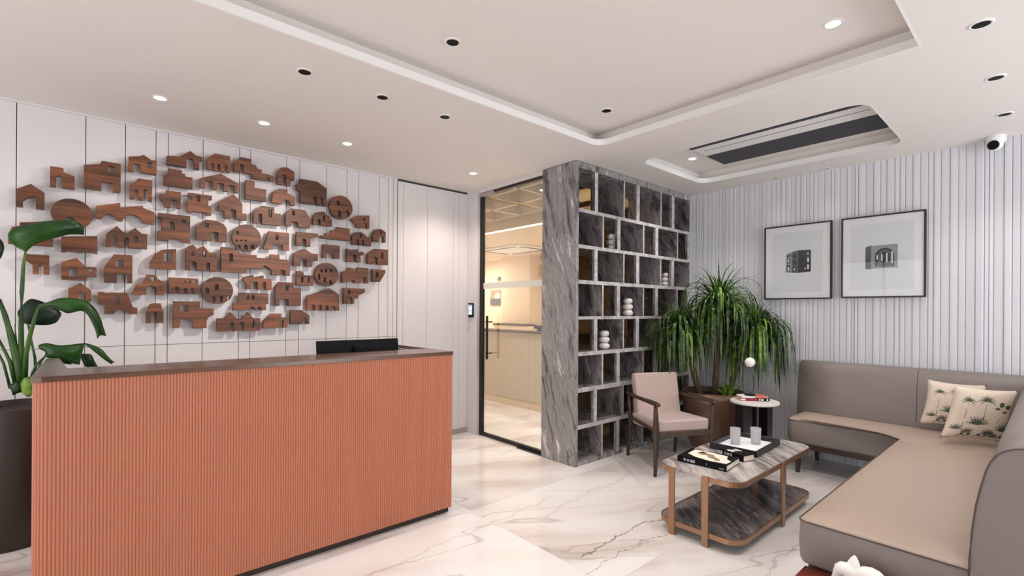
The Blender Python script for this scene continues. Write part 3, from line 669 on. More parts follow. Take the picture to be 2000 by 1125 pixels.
house('A 1035 985,1140 905,1225 985,1320 925,1385 980,1438 988,B 1436 133,d 1255 1212 20,d 1140 1088 5,1032 105', 'wooden twin gable cutout with two doorways and a square window, fourth row at left', 'A r 1300 1008 1350 1070')
house('C 185 840,575 895,A 1855 1072,1778 1068,1778 1040,1642 1028,1640 1052,1535 1045,1538 955,1580 950,1582 830,1545 825', 'big wooden block cutout with an arched window in its middle and a left notch', 'A o 1652 862 1705 945,A r 1775 842 1810 878')
house('C 650 1010,760 930,900 945,980 985,1025 1040,D 870 120,d 785 718 20,550 100', 'wooden cutout with wide rounded roof, a tiny upper window and a doorway right, fourth row', 'C r 745 972 798 1030')
house('C 780 185,870 122,1065 158,1055 358,d 1020 990 268,d 940 905 255,a 862 832 240,778 308', 'wooden cutout with three small doorways in a row under a sloped roof, top row')
house('C 1110 235,1180 172,1315 185,1325 248,1370 265,1400 312,1445 320,1448 368,1530 375,1590 400,1585 462,a 1545 1508 418,1340 428,1330 375,d 1224 1180 262,1105 338', 'long wooden cutout stepping down to the right like a staircase, top row')
house('C 700 425,800 400,940 370,1165 490,1160 605,d 1115 1040 515,d 985 900 490,d 850 758 462,695 538', 'broad wooden gabled hall cutout with three square doorways, second row')
house('C 920 735,925 715,1100 620,1165 680,1210 740,1210 852,1265 862,1262 938,d 1132 1068 812,990 913,988 825,920 815', 'wooden gabled house cutout with two doorways and a low step to the right, third row')
house('C 1250 445,1358 465,1360 535,1503 570,1500 712,1245 675', 'solid L shaped wooden cutout without openings')
house('C 1575 660,1600 590,1660 555,1755 560,1765 610,1855 655,1850 758,a 1797 1705 698,1575 725', 'rounded wooden cutout with sloping right side, one small doorway, below the little top hut')
house('C 1345 840,1440 760,1600 780,1598 850,1680 865,1678 1005,d 1450 1408 863,1345 970', 'wooden cutout with a tall doorway at left and tall window at right, low annex right', 'C r 1530 808 1570 902')
house('E 515 205,560 170,625 165,722 225,718 325,675 330,672 392,d 618 578 262,512 368', 'small wooden hut cutout with one tall doorway, last and rightmost of the top row')
house('E 790 308,1000 340,1110 425,1108 640,a 1070 1036 538,a 992 955 528,795 600,795 455,748 440,748 370,790 378', 'large reddish wooden building cutout with two narrow arches, left of the upper round disc')
disc('E', 1148, 1430, 512, 800, 'round wooden disc cutout with slanted openings, upper right end', 'E o 1245 690 1288 782,E o 1342 690 1386 768,E o 1235 570 1270 632')
house('E 610 730,680 675,850 685,915 790,905 905,d 767 685 835,618 885', 'wooden cutout with mansard roof, upper left window and a square doorway', 'E r 690 695 725 755')
house('E 950 780,985 720,1080 705,1110 745,1150 765,1182 820,1175 888,d 1040 1005 800,950 862', 'wooden cutout shaped like a rounded hood with doorway and small tall window', 'E r 1070 755 1094 822')
house('E 1410 800,1440 795,1500 755,1635 755,1635 918,d 1605 1570 850,1475 900,1480 870,1445 835', 'small pointed nose wooden cutout with one window and doorway, right of the upper round disc', 'E r 1553 785 1586 828')
house('E 1035 1000,1100 1000,1105 970,1165 972,1170 938,1225 940,1240 900,1395 912,1395 1075,1070 1025,1035 1020', 'wooden cutout rising to the right in steps like stairs, with no openings')
house('E 1435 1000,1470 960,1530 955,1570 980,1600 1015,1663 1020,F 1418 165,a 1345 1320 98,a 1292 1266 92,1215 145', 'small wooden cutout with round gable, two narrow doorways and window above them', 'E o 1505 975 1540 1028')
house('E 1680 980,1710 925,1780 920,1830 960,1838 1085,d 1808 1750 1018,1675 1072', 'small wooden domed hut cutout at the right tip of the display, open doorway', 'E r 1748 945 1782 975')
house('F 640 5,865 40,868 68,788 82,782 170,a 740 693 88,635 155', 'wooden cutout with long arm pointing right over a single arched doorway')
house('F 350 8,545 25,580 215,d 498 390 155,295 190', 'trapezoid wooden cutout, narrow at the top, with one window and a low doorway', 'F r 415 40 450 102')
disc('C', 1086, 1440, 990, 1318, 'round wooden disc cutout with three square holes and three arches, middle of display', 'D r 965 97 987 115,D r 1015 97 1035 115,D r 1060 97 1080 115,D o 972 150 1020 200,D o 1050 150 1092 206,D o 1120 150 1162 196,D r 972 8 997 40')
house('F 610 235,690 195,740 205,800 240,865 250,862 318,805 318,800 380,d 745 683 303,608 370', 'wooden cutout with low gable, doorway and right arm, left of the square gate')
house('F 920 148,1092 158,1088 298,d 1032 952 245,915 285', 'small square wooden gate cutout with one doorway and flat roof')
house('F 1165 190,1195 200,1215 205,1280 195,1285 222,1345 228,1342 260,1310 262,1308 335,d 1266 1228 262,1165 325', 'small crenellated wooden cutout with a doorway and short arm right')
house('F 1385 245,1460 190,1600 205,1592 362,d 1487 1450 282,1385 350', 'wooden cutout house at right edge with a tall slit window and small doorway', 'F r 1520 235 1547 300')
house('D 815 175,935 178,990 240,1185 260,1190 290,1330 290,1330 250,1425 255,1425 300,1535 312,1532 475,d 1485 1435 415,1350 465,1340 420,1310 385,1265 365,1255 400,1085 402,1078 445,815 435', 'longest wooden cutout, with tall window left and chimney and half arch right', 'D r 900 240 937 328')
house('D 445 200,475 160,525 148,560 195,630 160,690 230,772 235,770 437,a 697 662 338,a 558 495 326,440 410', 'orange brown wooden double gable cutout with two windows and two doorways, centre of the display', 'D r 500 208 530 268,D r 620 218 655 280')
house('D 65 400,75 330,120 250,190 205,342 195,342 408,240 405,65 400', 'wooden quarter round cutout with one large square window, left of the orange double gable', 'D r 215 228 297 332')
house('B 1018 300,1115 185,1293 190,1293 465,d 1243 1143 378,1018 460', 'tall wooden cutout with a slanted left shoulder, square window and square doorway, lower left', 'B r 1128 240 1205 308')
house('B 600 260,745 215,840 305,945 312,942 402,848 402,845 440,598 432', 'wooden gabled cutout with arched window and low right annex with square hole, lower left', 'B o 672 312 758 402,B r 865 325 910 375')
house('B 225 185,260 180,485 192,472 382,d 425 372 290,318 375,318 290,235 230', 'wooden flat topped cutout, lower left cut away, far left right beside the plant stem')
house('B 668 518,785 463,890 535,888 652,a 832 768 553,665 640', 'small wooden gabled hut cutout with an arched doorway, partly behind the lower green leaf')
house('B 955 548,1010 552,1035 562,1090 555,1245 562,1298 700,1345 708,1340 770,1255 768,1235 735,1180 722,1130 740,1110 770,1022 768,1020 685,955 672', 'streaky wooden truck shaped cutout with a slit window and a low arch beneath', 'B r 1125 588 1165 668')
house('A 1330 1475,1390 1465,1432 1385,1525 1382,1540 1425,1605 1455,1605 1580,a 1530 1430 1490,1283 1580', 'wooden chimney house cutout with a large round arch, left of the three window block', 'A r 1462 1402 1508 1445')
house('D 270 495,577 502,573 670,d 530 500 605,d 457 425 605,a 372 328 590,265 660', 'rectangular wooden cutout with three small square windows above three doorways', 'D r 412 520 442 550,D r 462 520 492 550,D r 515 520 547 550')
disc('D', 607, 940, 487, 768, 'dark oval wooden disc cutout with slits, lower middle, above the twin gable', 'D o 745 560 787 625,D o 648 600 690 660,D r 725 690 752 752,D r 800 685 830 750,D r 868 682 905 722')
house('D 1040 490,1155 462,1155 490,1258 470,1260 505,1345 510,1342 625,a 1285 1245 538,d 1197 1128 540,1080 615,1080 550,1045 520', 'wooden sawtooth roof cutout with two doorways, lower middle right')
house('D 1000 655,1312 660,1308 770,1285 772,1282 838,a 1235 1193 798,a 1172 1103 798,940 835,938 760,1000 750', 'stepped wooden block cutout with two small windows and two low arches, lower middle', 'D r 1075 675 1102 725,D r 1130 675 1160 725')
house('D 1385 600,1420 545,1570 540,1575 600,1650 608,1648 795,d 1520 1425 720,1382 785', 'striped grain wooden cutout with square window above a square doorway, lower right of centre', 'D r 1465 570 1520 630')
house('D 30 860,70 770,100 760,180 765,212 850,212 970,a 138 83 848,28 970', 'small wooden shrine cutout with angled roof and arched doorway, alone at lower left')
house('D 315 740,590 745,595 815,737 820,735 885,680 910,665 950,660 1025,525 1020,518 960,490 930,440 925,385 930,382 1000,375 1020,312 1025', 'large boldly streaked wooden cutout with a square window and big arch, bottom row', 'D r 383 783 468 850')
house('D 770 920,845 920,910 855,985 925,1040 915,1095 855,1150 915,1225 920,1222 1052,a 1052 1008 953,a 947 905 955,770 1055', 'wooden cutout with two sharp pointed gables and two arched doorways, bottom row', 'D r 1135 940 1160 1015')
house('F 295 945,375 870,480 870,482 912,545 908,540 1015,d 503 466 938,295 1025', 'wooden cutout with slanted left roof and tiny window, bottom row between gables and barn')
house('F 580 835,690 832,775 890,772 975,a 743 698 915,575 985', 'wooden barn cutout with one small doorway at right, last and rightmost of the bottom row')
house('F 640 425,705 425,720 465,815 475,812 580,640 575', 'small wooden cutout with left turret and two slit windows, beside the lower right disc', 'F r 685 485 710 545,F r 750 485 775 545')
disc('F', 832, 1078, 338, 584, 'round wooden disc cutout with three square windows and scattered slits, lower right', 'F r 890 405 912 440,F r 937 402 957 438,F r 987 405 1008 440,F o 865 455 886 520,F o 925 490 946 540,F o 984 520 1004 568')
house('F 1118 430,1165 425,1190 388,1240 400,1245 430,1273 430,1275 388,1393 395,1388 555,a 1362 1318 488,1290 550,1250 548,1250 520,1212 520,1210 535,1118 548', 'blotchy wooden cutout with castle like top and arch at right, right of the lower disc')
house('F 1435 408,1565 410,1572 445,1510 535,1435 540', 'small wooden flag shaped cutout with one slit window, rightmost in the lower rows', 'F r 1468 432 1493 490')
house('F 750 688,985 605,1087 672,1085 843,a 1044 1010 788,a 974 940 786,a 905 871 780,a 834 798 780,748 835', 'large wooden gabled hall cutout with four small arches along its foot, lower right')
house('F 1135 602,1355 610,1352 650,1290 680,1278 712,1243 715,1240 770,a 1217 1185 698,1135 768', 'grainy wooden flag shaped cutout with window and arched doorway, right of the four-arch hall', 'F r 1172 625 1202 668')

# ================================================================== PICTURES
def picture(x0, x1, z0, z1, label, draw):
    t = thing('framed_picture', ((x0 + x1) / 2, YB - .03, z0), label, 'picture', 'framed prints on the fluted wall')
    yf, yb = YB - .052, YB - .020; w_ = .013
    bm = bmesh.new(); box(bm, x0, x1, yf, yb, z0, z0 + w_); box(bm, x0, x1, yf, yb, z1 - w_, z1); box(bm, x0, x0 + w_, yf, yb, z0 + w_, z1 - w_); box(bm, x1 - w_, x1, yf, yb, z0 + w_, z1 - w_)
    link('frame', bm, M['blk'], t, bevel=.001)
    bm = bmesh.new(); ym = yf + .008; box(bm, x0 + w_, x1 - w_, ym, yb, z0 + w_, z1 - w_); link('mount', bm, M['paper'], t)
    bm = bmesh.new(); q = .062; box(bm, x0 + w_ + q, x1 - w_ - q, ym - .0015, ym, z0 + w_ + q * .95, z1 - w_ - q * .95, 0)
    def poly(pts, mi, d):
        v = [bm.verts.new((p[0], ym - .0017 - d * .0003, p[1])) for p in pts]; f = bm.faces.new(v); f.material_index = mi
    draw(poly); link('print', bm, [M['paper2'], M['ink'], M['ink2'], M['ink3'], M['paper']], t)
    bx('glazing', x0 + w_, x1 - w_, yf + .002, yf + .004, z0 + w_, z1 - w_, M['glass'], t)
def rc(x0, x1, z0, z1): return [(x0, z0), (x1, z0), (x1, z1), (x0, z1)]
def archp(x0, x1, z0, z1, n=12):
    r_ = (x1 - x0) / 2; c_ = (x0 + x1) / 2; return [(x0, z0), (x1, z0)] + [(c_ + r_ * math.cos(math.pi * k / n), z1 - r_ + r_ * math.sin(math.pi * k / n)) for k in range(n + 1)]
def draw1(P_):
    P_([(-1.685, 1.781), (-1.573, 1.789), (-1.573, 1.999), (-1.685, 2.004)], 1, 0)
    P_([(-1.797, 1.79), (-1.685, 1.781), (-1.685, 2.004), (-1.79, 1.975)], 2, 0)
    P_([(-1.74, 1.786), (-1.685, 1.781), (-1.685, 2.004), (-1.74, 1.99)], 3, 1)
    for a in (rc(-1.605, -1.592, 1.955, 1.972), rc(-1.605, -1.590, 1.885, 1.925), rc(-1.605, -1.590, 1.815, 1.858), archp(-1.628, -1.616, 1.815, 1.83)): P_(a, 4, 2)
    for a in (rc(-1.785, -1.770, 1.94, 1.965), rc(-1.762, -1.748, 1.945, 1.97), archp(-1.728, -1.700, 1.93, 1.972), rc(-1.728, -1.700, 1.865, 1.91), archp(-1.785, -1.755, 1.88, 1.93), archp(-1.787, -1.758, 1.80, 1.865), archp(-1.728, -1.702, 1.80, 1.848)): P_(a, 1, 2)
    for a in (archp(-1.778, -1.764, 1.888, 1.92), archp(-1.778, -1.764, 1.806, 1.845), archp(-1.722, -1.712, 1.808, 1.83)): P_(a, 4, 3)
def draw2(P_):
    P_(rc(-1.098, -.911, 1.787, 1.990), 2, 0); P_([(-1.14, 1.786), (-1.098, 1.781), (-1.098, 1.995), (-1.14, 1.978)], 3, 0)
    for x_ in (-1.131, -1.112): P_(rc(x_ - .004, x_ + .003, 1.787, 1.982), 1, 1)
    P_(archp(-1.07, -.935, 1.80, 1.965, 16), 1, 1); P_(archp(-1.045, -.955, 1.83, 1.945, 14), 3, 2); P_(archp(-1.03, -.965, 1.84, 1.93, 14), 1, 3)
    P_([(-1.07, 1.80), (-.935, 1.80), (-.97, 1.84), (-1.045, 1.84)], 3, 4)
    for x_, z_, h in ((-1.055, 1.865, .04), (-1.022, 1.85, .06), (-.987, 1.84, .08), (-.950, 1.825, .105)): P_(rc(x_ - .004, x_ + .006, z_, z_ + h), 4, 5)
picture(-1.997, -1.400, 1.524, 2.260, 'black framed drawing of a small dark house block, nearer the plant', draw1)
picture(-1.324, -.725, 1.529, 2.260, 'black framed drawing of a grey arched vault, nearer the corner with cushions', draw2)

# ================================================================== CEILING FITTINGS
names = ['at far left, nearest the picture top', 'second along the front edge of the raised ceiling', 'third along the front edge of the raised ceiling']
DL = {0: 'dark round downlight in the lower ceiling, leftmost of the three dark ones over desk',
      1: 'dark round downlight in the lower ceiling, middle of the three dark ones over the desk',
      2: 'dark round downlight in the lower ceiling, smallest and rightmost of the three over the desk',
      3: 'glowing round downlight above the cutout wall, leftmost of the glowing ones', 4: 'glowing round downlight above the cutout wall, second of the glowing ones from left',
      5: 'glowing round downlight above the cutout wall, third of the glowing ones from left', 6: 'small glowing downlight just in front of the glass door',
      7: 'dark round downlight with bright rim at the upper right corner of the ceiling', 8: 'dark round downlight in the right ceiling, middle one of three above the sofa',
      9: 'dark round downlight in the right ceiling, nearest the white security camera', 10: 'tiny dark downlight by the fluted wall, nearer the marble shelf', 11: 'tiny dark downlight by the fluted wall, nearer the arch picture',
      12: 'dark round downlight in the raised ceiling, nearer the viewer and larger', 13: 'dark round downlight in the raised ceiling, small one close to its rounded corner',
      14: 'glowing round downlight in the raised ceiling at upper right', 15: 'small glowing downlight inside the recess beside the air conditioner'}
for i, (x, y, z, k) in enumerate(DOWN):
    t = thing('downlight', (x, y, z), DL[i], 'downlight', 'recessed downlights'); r_ = .041 if k < 2 else .018
    bm = bmesh.new(); lathe(bm, [(r_ * .80, -.001), (r_ * .84, -.005), (r_ * 1.08, -.004), (r_ * 1.14, .0)], (x, y, z), 28, cap=False); link('rim', bm, M['white'], t, smooth=True)
    bm = bmesh.new(); lathe(bm, [(r_ * .85, -.0035), (r_ * .3, -.0018)], (x, y, z), 28); link('lens' if k == 1 else 'baffle', bm, M['lamp'] if k == 1 else M['blkgloss'], t)
# slot diffuser
t = thing('air_conditioner', (-1.6, 4.4, HU), 'long recessed air conditioner grille in the ceiling niche above the sofa', 'air conditioner')
acp = bx('panel', -2.19, -.86, 4.05, 4.70, HU - .012, HU, M['lip'], t, bevel=.002)
bx('slot', -2.19, -.86, 4.03, 4.075, HU - .016, HU - .001, M['blk'], acp)
bx('seam', -2.13, -.90, 4.195, 4.201, HU - .0135, HU - .0118, M['blk'], acp)
bm = bmesh.new(); box(bm, -2.185, -.88, 4.345, 4.70, HU - .015, HU - .0118)
for k in range(18): yy = 4.355 + k * .0195; box(bm, -2.18, -.885, yy, yy + .006, HU - .021, HU - .015)
link('grille', bm, M['grille'], acp)
# security camera
t = thing('security_camera', (-.32, 5.19, H), 'white turret security camera hanging under the ceiling at right', 'security camera')
cc = Vector((-.315, 5.17, H))
bm = bmesh.new(); lathe(bm, [(.058, 0), (.058, -.03), (.055, -.045), (.050, -.055)], cc, 32); link('base', bm, M['white'], t, smooth=True, bevel=.002)
bm = bmesh.new(); bmesh.ops.create_uvsphere(bm, u_segments=28, v_segments=18, radius=.047, matrix=Matrix.Translation(cc + Vector((-.004, -.01, -.062)))); dome = link('dome', bm, M['white'], t, smooth=True)
dirv = (Vector((-.22, -1, -.32))).normalized(); q = dirv.to_track_quat('Z', 'Y').to_matrix().to_4x4()
bm = bmesh.new(); c2 = cc + Vector((-.004, -.01, -.062)) + dirv * .036; lathe(bm, [(.034, 0), (.034, .010), (.028, .014), (.010, .0145)], (0, 0, 0), 28); bmesh.ops.transform(bm, matrix=Matrix.Translation(c2) @ q, verts=bm.verts); link('lens_face', bm, M['blkgloss'], dome)
# intercom
t = thing('access_panel', (-4.385, YS, 1.39), 'small black access panel with lit screen left of the glass door', 'intercom')
ibody = bx('body', -4.432, -4.345, YS - .018, YS, 1.315, 1.477, M['blkgloss'], t, bevel=.004)
bm = bmesh.new(); box(bm, -4.424, -4.353, YS - .0195, YS - .0175, 1.345, 1.458, 0); box(bm, -4.413, -4.366, YS - .0205, YS - .0195, 1.352, 1.382, 1); box(bm, -4.413, -4.366, YS - .0205, YS - .0195, 1.395, 1.435, 1)
link('screen', bm, [M['screen'], M['screen2']], ibody)
bx('shadow_strip', -4.437, -4.432, YS - .004, YS, 1.14, 1.32, M['skirt'], t)  # thin grey strip standing in for the shadow line below the panel

# ================================================================== ARMCHAIR
ch = thing('armchair', (-2.37, 4.0, 0), 'pink beige armchair with dark wooden open arms by the marble shelf', 'armchair')
FL, FR, BL, BR = Vector((-2.241, 3.592, 0)), Vector((-1.985, 4.085, 0)), Vector((-2.748, 3.922, 0)), Vector((-2.515, 4.380, 0))
fw = ((FL - BL) + (FR - BR)).normalized(); rt = ((FR - FL) + (BR - BL)).normalized(); Z = Vector((0, 0, 1))
def up(v, z): return Vector((v.x, v.y, z))
for v, s in ((FL, 1), (FR, -1)):
    bm = bmesh.new(); a = rt * s * .006
    tube(bm, [v, up(v + a, .20), up(v + a, .36), up(v + a * .5, .52), up(v, .60)], [.014, .022, .026, .020, .015], 12); link('front_leg', bm, M['chairwood'], ch, smooth=True)
for v, s in ((BL, 1), (BR, -1)):
    bm = bmesh.new(); k = v + fw * .06
    tube(bm, [v, up(v + fw * .03, .18), up(k, .36), up(k - fw * .015, .50), up(v + fw * .02, .59)], [.014, .022, .025, .019, .015], 12); link('rear_leg', bm, M['chairwood'], ch, smooth=True)
for f, b in ((FL, BL), (FR, BR)):
    bm = bmesh.new(); tube(bm, [up(f, .612) + fw * .055, up(f, .614) + fw * .02, up(f, .614) - fw * .1, up((f + b) / 2, .605), up(b, .60) + fw * .05, up(b, .607) - fw * .03], [.020, .026, .026, .023, .021, .015], 12, flat=.75)
    link('armrest', bm, M['chairwood'], ch, smooth=True, bevel=.003)
bm = bmesh.new()
def rail(p, q_, z, hw=.011, hh=.020):
    d = (q_ - p); m_ = (p + q_) / 2; d.normalize(); obox(bm, up(m_, z), d * ((q_ - p).length / 2), d.cross(Z) * hw, Z * hh)
rail(FL, FR, .350, .012, .024); rail(BL + fw * .05, BR + fw * .05, .35); rail(FL, BL + fw * .05, .385, .012, .014); rail(FR, BR + fw * .05, .385, .012, .014); rail(BL + fw * .01, BR + fw * .01, .56, .010, .014)
link('seat_frame', bm, M['chairwood'], ch, bevel=.004)
bm = bmesh.new(); mid = (FL + FR + BL + BR) / 4; hw = (FR - FL).length / 2 - .028; hd = .262
obox(bm, up(mid + fw * .035, .415), rt * hw, fw * hd, Vector((0, 0, .052)) )
for v in bm.verts:
    if (v.co - mid).dot(fw) < 0 and True: v.co.z -= .035
o = link('seat_cushion', bm, M['fabric'], ch, bevel=.022, seg=4)
bm = bmesh.new(); bc = up((BL + BR) / 2 + fw * .085, .60); tl = (Z * .95 - fw * .20).normalized()
obox(bm, bc, rt * (hw - .02), tl.cross(rt).normalized() * .042, tl * .205); link('back_cushion', bm, M['fabric'], ch, bevel=.022, seg=4)
bm = bmesh.new(); obox(bm, up((BL + BR) / 2 + fw * .04, .50), rt * (hw - .05), tl.cross(rt).normalized() * .008, tl * .13); link('back_panel', bm, M['chairwood'], ch, bevel=.003)

# ================================================================== SOFA
sf = thing('corner_sofa', (-.7, 4.2, 0), 'large taupe leather corner sofa along the fluted wall', 'sofa')
ZS, ZBt = .458, .270
def offs(poly, d):
    n = len(poly); out = []
    A_ = sum(poly[i][0] * poly[(i + 1) % n][1] - poly[(i + 1) % n][0] * poly[i][1] for i in range(n)); sg = 1 if A_ > 0 else -1
    for i in range(n):
        p, a, b = Vector(poly[i]), Vector(poly[i - 1]), Vector(poly[(i + 1) % n]); e1 = (p - a).normalized(); e2 = (b - p).normalized()
        n1 = Vector((-e1.y, e1.x)) * sg; n2 = Vector((-e2.y, e2.x)) * sg; m_ = (n1 + n2)
        if m_.length < 1e-4: m_ = n1
        m_.normalize(); k = max(.35, m_.dot(n1)); out.append(tuple(p + m_ * (d / k)))
    return out
def cushion(name, poly, z0, z1, m, parent, crown=.03):
    bm = bmesh.new(); rings = []
    for d, z in ((0.01, z0), (0, z0 + .02), (-.004, (z0 + z1) / 2), (0, z1 - .004), (.003, z1 + .003), (.010, z1 + .010), (.020, z1 + .014)):
        rings.append([bm.verts.new((p[0], p[1], z)) for p in offs(poly, d)])
    n = len(poly)
    for a, b in zip(rings, rings[1:]):
        for i in range(n): bm.faces.new((a[i], a[(i + 1) % n], b[(i + 1) % n], b[i]))
    bm.faces.new(rings[0][::-1])
    # top: a grid clipped to the outline, crowned towards its middle
    inner = offs(poly, .020)
    def dist(p):
        best = 9
        for i in range(len(inner)):
            a_, b_ = Vector(inner[i]), Vector(inner[(i + 1) % len(inner)]); ab = b_ - a_; t_ = max(0, min(1, (p - a_).dot(ab) / (ab.dot(ab) + 1e-12))); best = min(best, (a_ + ab * t_ - p).length)
        return best
    f = bm.faces.new(rings[-1]); res = bmesh.ops.triangulate(bm, faces=[f]); fs = res['faces']
    for _ in range(4):
        es = list({e for f_ in fs for e in f_.edges if e.calc_length() > .05 and all(g_ in fs for g_ in e.link_faces)})
        if not es: break
        r2 = bmesh.ops.subdivide_edges(bm, edges=es, cuts=1, use_grid_fill=True)
        fs = [f_ for f_ in bm.faces if all(v.co.z > z1 + .0135 for v in f_.verts)]
        r3 = bmesh.ops.triangulate(bm, faces=[f_ for f_ in fs if len(f_.verts) > 3]); fs = [f_ for f_ in bm.faces if all(v.co.z > z1 + .0135 for v in f_.verts)]
    edge_ = set(rings[-1])
    for v in {v for f_ in fs for v in f_.verts}:
        if v in edge_: continue
        d = dist(Vector((v.co.x, v.co.y))); t_ = min(1, d / .16); v.co.z += crown * (1 - (1 - t_) ** 2)
    return link(name, bm, m, parent, smooth=True)
def dens(poly, step=.08):
    out = []
    for i, p in enumerate(poly):
        q_ = poly[(i + 1) % len(poly)]; L_ = math.hypot(q_[0] - p[0], q_[1] - p[1]); k = max(1, int(L_ / step))
        for j in range(k): out.append((p[0] + (q_[0] - p[0]) * j / k, p[1] + (q_[1] - p[1]) * j / k))
    return out
XC = -.775
fil = [(XC - .16 + .16 * math.sin(R(a)), 4.60 - .16 + .16 * math.cos(R(a))) for a in (0, 15, 30, 45, 60, 75, 90)]
corner = [(-1.575, 5.02), (-1.575, 4.66)] + [(-1.515 - .06 * math.cos(R(a)), 4.66 - .06 * math.sin(R(a))) for a in (30, 60, 90)] + fil + [(XC, 4.425), (-.19, 4.425), (-.19, 5.02)]
chaise = [(XC, 4.42)] + [(XC + .035 - .035 * math.cos(R(a)), 2.45 - .035 * math.sin(R(a))) for a in (0, 30, 60, 90)] + [(-.20, 2.415), (-.20, 4.42)]
M['seatlist'] = None
def seat(name, poly, crown):
    o = cushion(name, dens(poly), ZBt, ZS, M['leather'], sf, crown)
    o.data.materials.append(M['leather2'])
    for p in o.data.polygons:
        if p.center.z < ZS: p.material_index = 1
    return o
s1_ = seat('corner_seat', corner, .022); s2_ = seat('chaise_seat', chaise, .028)
def pipe_line(pts, z, par, rr=.003):
    bm = bmesh.new(); tube(bm, [(p[0], p[1], z) for p in pts], rr, 6); return link('piping', bm, M['piping'], par, smooth=True)
pipe_line(offs(dens(corner), -.002)[4:-6] if False else [(-1.577, 5.0), (-1.577, 4.66)] + [(-1.515 - .062 * math.cos(R(a)), 4.66 - .062 * math.sin(R(a))) for a in (30, 60, 90)] + [(p[0], p[1] - .002) for p in fil], ZS + .001, s1_)
pipe_line([(XC - .002, 4.42)] + [(XC + .035 - .037 * math.cos(R(a)), 2.45 - .037 * math.sin(R(a))) for a in (0, 30, 60, 90)] + [(-.21, 2.413)], ZS + .001, s2_)
# backrests: swept profiles
def prof_back(s):   # distance from seat side, height
    return [(0.0, ZBt), (0.0, .40), (0.0, .50), (.006, .60), (.016, .70), (.028, .78), (.042, .84), (.054, .872), (.070, .898), (.092, .916), (.118, .927), (.145, .931), (.195, .930), (.218, .922), (.230, .905), (.235, .88), (.235, .6), (.235, ZBt)]
def sweep(name, fn, n, caps=True, m=None):
    bm = bmesh.new(); rings = [[bm.verts.new(p) for p in fn(i)] for i in range(n)]
    k = len(rings[0])
    for a, b in zip(rings, rings[1:]):
        for i in range(k): bm.faces.new((a[i], a[(i + 1) % k], b[(i + 1) % k], b[i]))
    bm.faces.new(rings[0][::-1]); bm.faces.new(rings[-1]); o_ = link(name, bm, m or M['leather2'], sf, smooth=True)
    for p_ in o_.data.polygons: p_.use_smooth = len(p_.vertices) == 4
    return o_
xs = [-1.62, -1.30, -1.0, -.70, -.40, -.05, .02]
o = sweep('wall_backrest', lambda i: [(xs[i], 5.005 + p[0] * .98, p[1] + .008) for p in prof_back(0)], len(xs))
ys_ = [2.417, 2.9, 3.4, 4.0, 4.6, 5.0, 5.20]
o2 = sweep('side_backrest', lambda i: [(-.208 + p[0], ys_[i], p[1]) for p in prof_back(0)], len(ys_))
bm = bmesh.new(); tube(bm, [(-.208 + p[0] - (.002 if j < 4 else 0), 2.414, p[1] + (.002 if j > 4 else 0)) for j, p in enumerate(prof_back(0)[1:13])], .003, 6); link('piping', bm, M['piping'], o2, smooth=True)
bm = bmesh.new(); tube(bm, [(-.75, 5.005 + p[0] * .98, p[1] + .008) for p in prof_back(0)[2:11]], .0022, 6); link('seam', bm, M['piping'], o, smooth=True)
bm = bmesh.new(); box(bm, -1.55, -.80, 4.64, 5.2, .215, .268); box(bm, -.74, 0.0, 2.44, 5.2, .215, .268); link('base_rail', bm, M['sofawood'], sf, bevel=.003)
for (x, y) in ((-1.505, 4.645), (-1.505, 5.15), (-.72, 4.645), (-.03, 5.15), (-.70, 3.0), (-.03, 3.0), (-.03, 2.48)):
    bm = bmesh.new(); obox(bm, (x + .01, y + .01, .11), (.021, 0, 0), (0, .021, 0), (0, 0, .11))
    for v in bm.verts:
        if v.co.z < .05: v.co.x += (x + .01 - v.co.x) * .35; v.co.y += (y + .01 - v.co.y) * .35
    link('leg', bm, M['sofawood'], sf, bevel=.002)
# mahogany side table with sculpture
t = thing('low_side_table', (-.47, 2.1, 0), 'glossy reddish mahogany low table at the front end of the sofa', 'table')
bx('table_top', -.742, -.15, 1.86, 2.408, .240, .268, M['mahog'], t, bevel=.004)
for x in (-.72, -.19):
    for y in (1.90, 2.36): bx('leg', x - .02, x + .02, y - .02, y + .02, 0, .240, M['mahog'], t, bevel=.002)
t = thing('abstract_sculpture', (-.505, 2.28, .268), 'white abstract knot sculpture on the mahogany table, cut by the picture edge', 'sculpture')
def bend(pts, rr, nm):
    bm = bmesh.new(); tube(bm, pts, rr, 14); link(nm, bm, M['sculpt'], t, smooth=True, sub=1)
S = lambda a, b, c: (-.505 + a * .66, 2.29 + b, .268 + c * 1.5)
bend([S(-.12, .0, .02), S(-.135, 0, .035), S(-.12, 0, .062), S(-.085, 0, .068), S(-.05, 0, .055), S(-.03, 0, .02)], [.020, .028, .032, .033, .032, .026], 'left_lobe')
bend([S(-.06, 0.02, .02), S(-.055, 0.02, .06), S(-.048, 0.02, .085), S(-.044, .02, .105)], [.03, .03, .022, .003], 'peak')
bend([S(-.01, 0, .02), S(-.012, 0, .05), S(.02, 0, .068), S(.06, 0, .068), S(.09, 0, .05), S(.10, 0, .02)], [.030, .038, .042, .042, .038, .03], 'right_lobe')

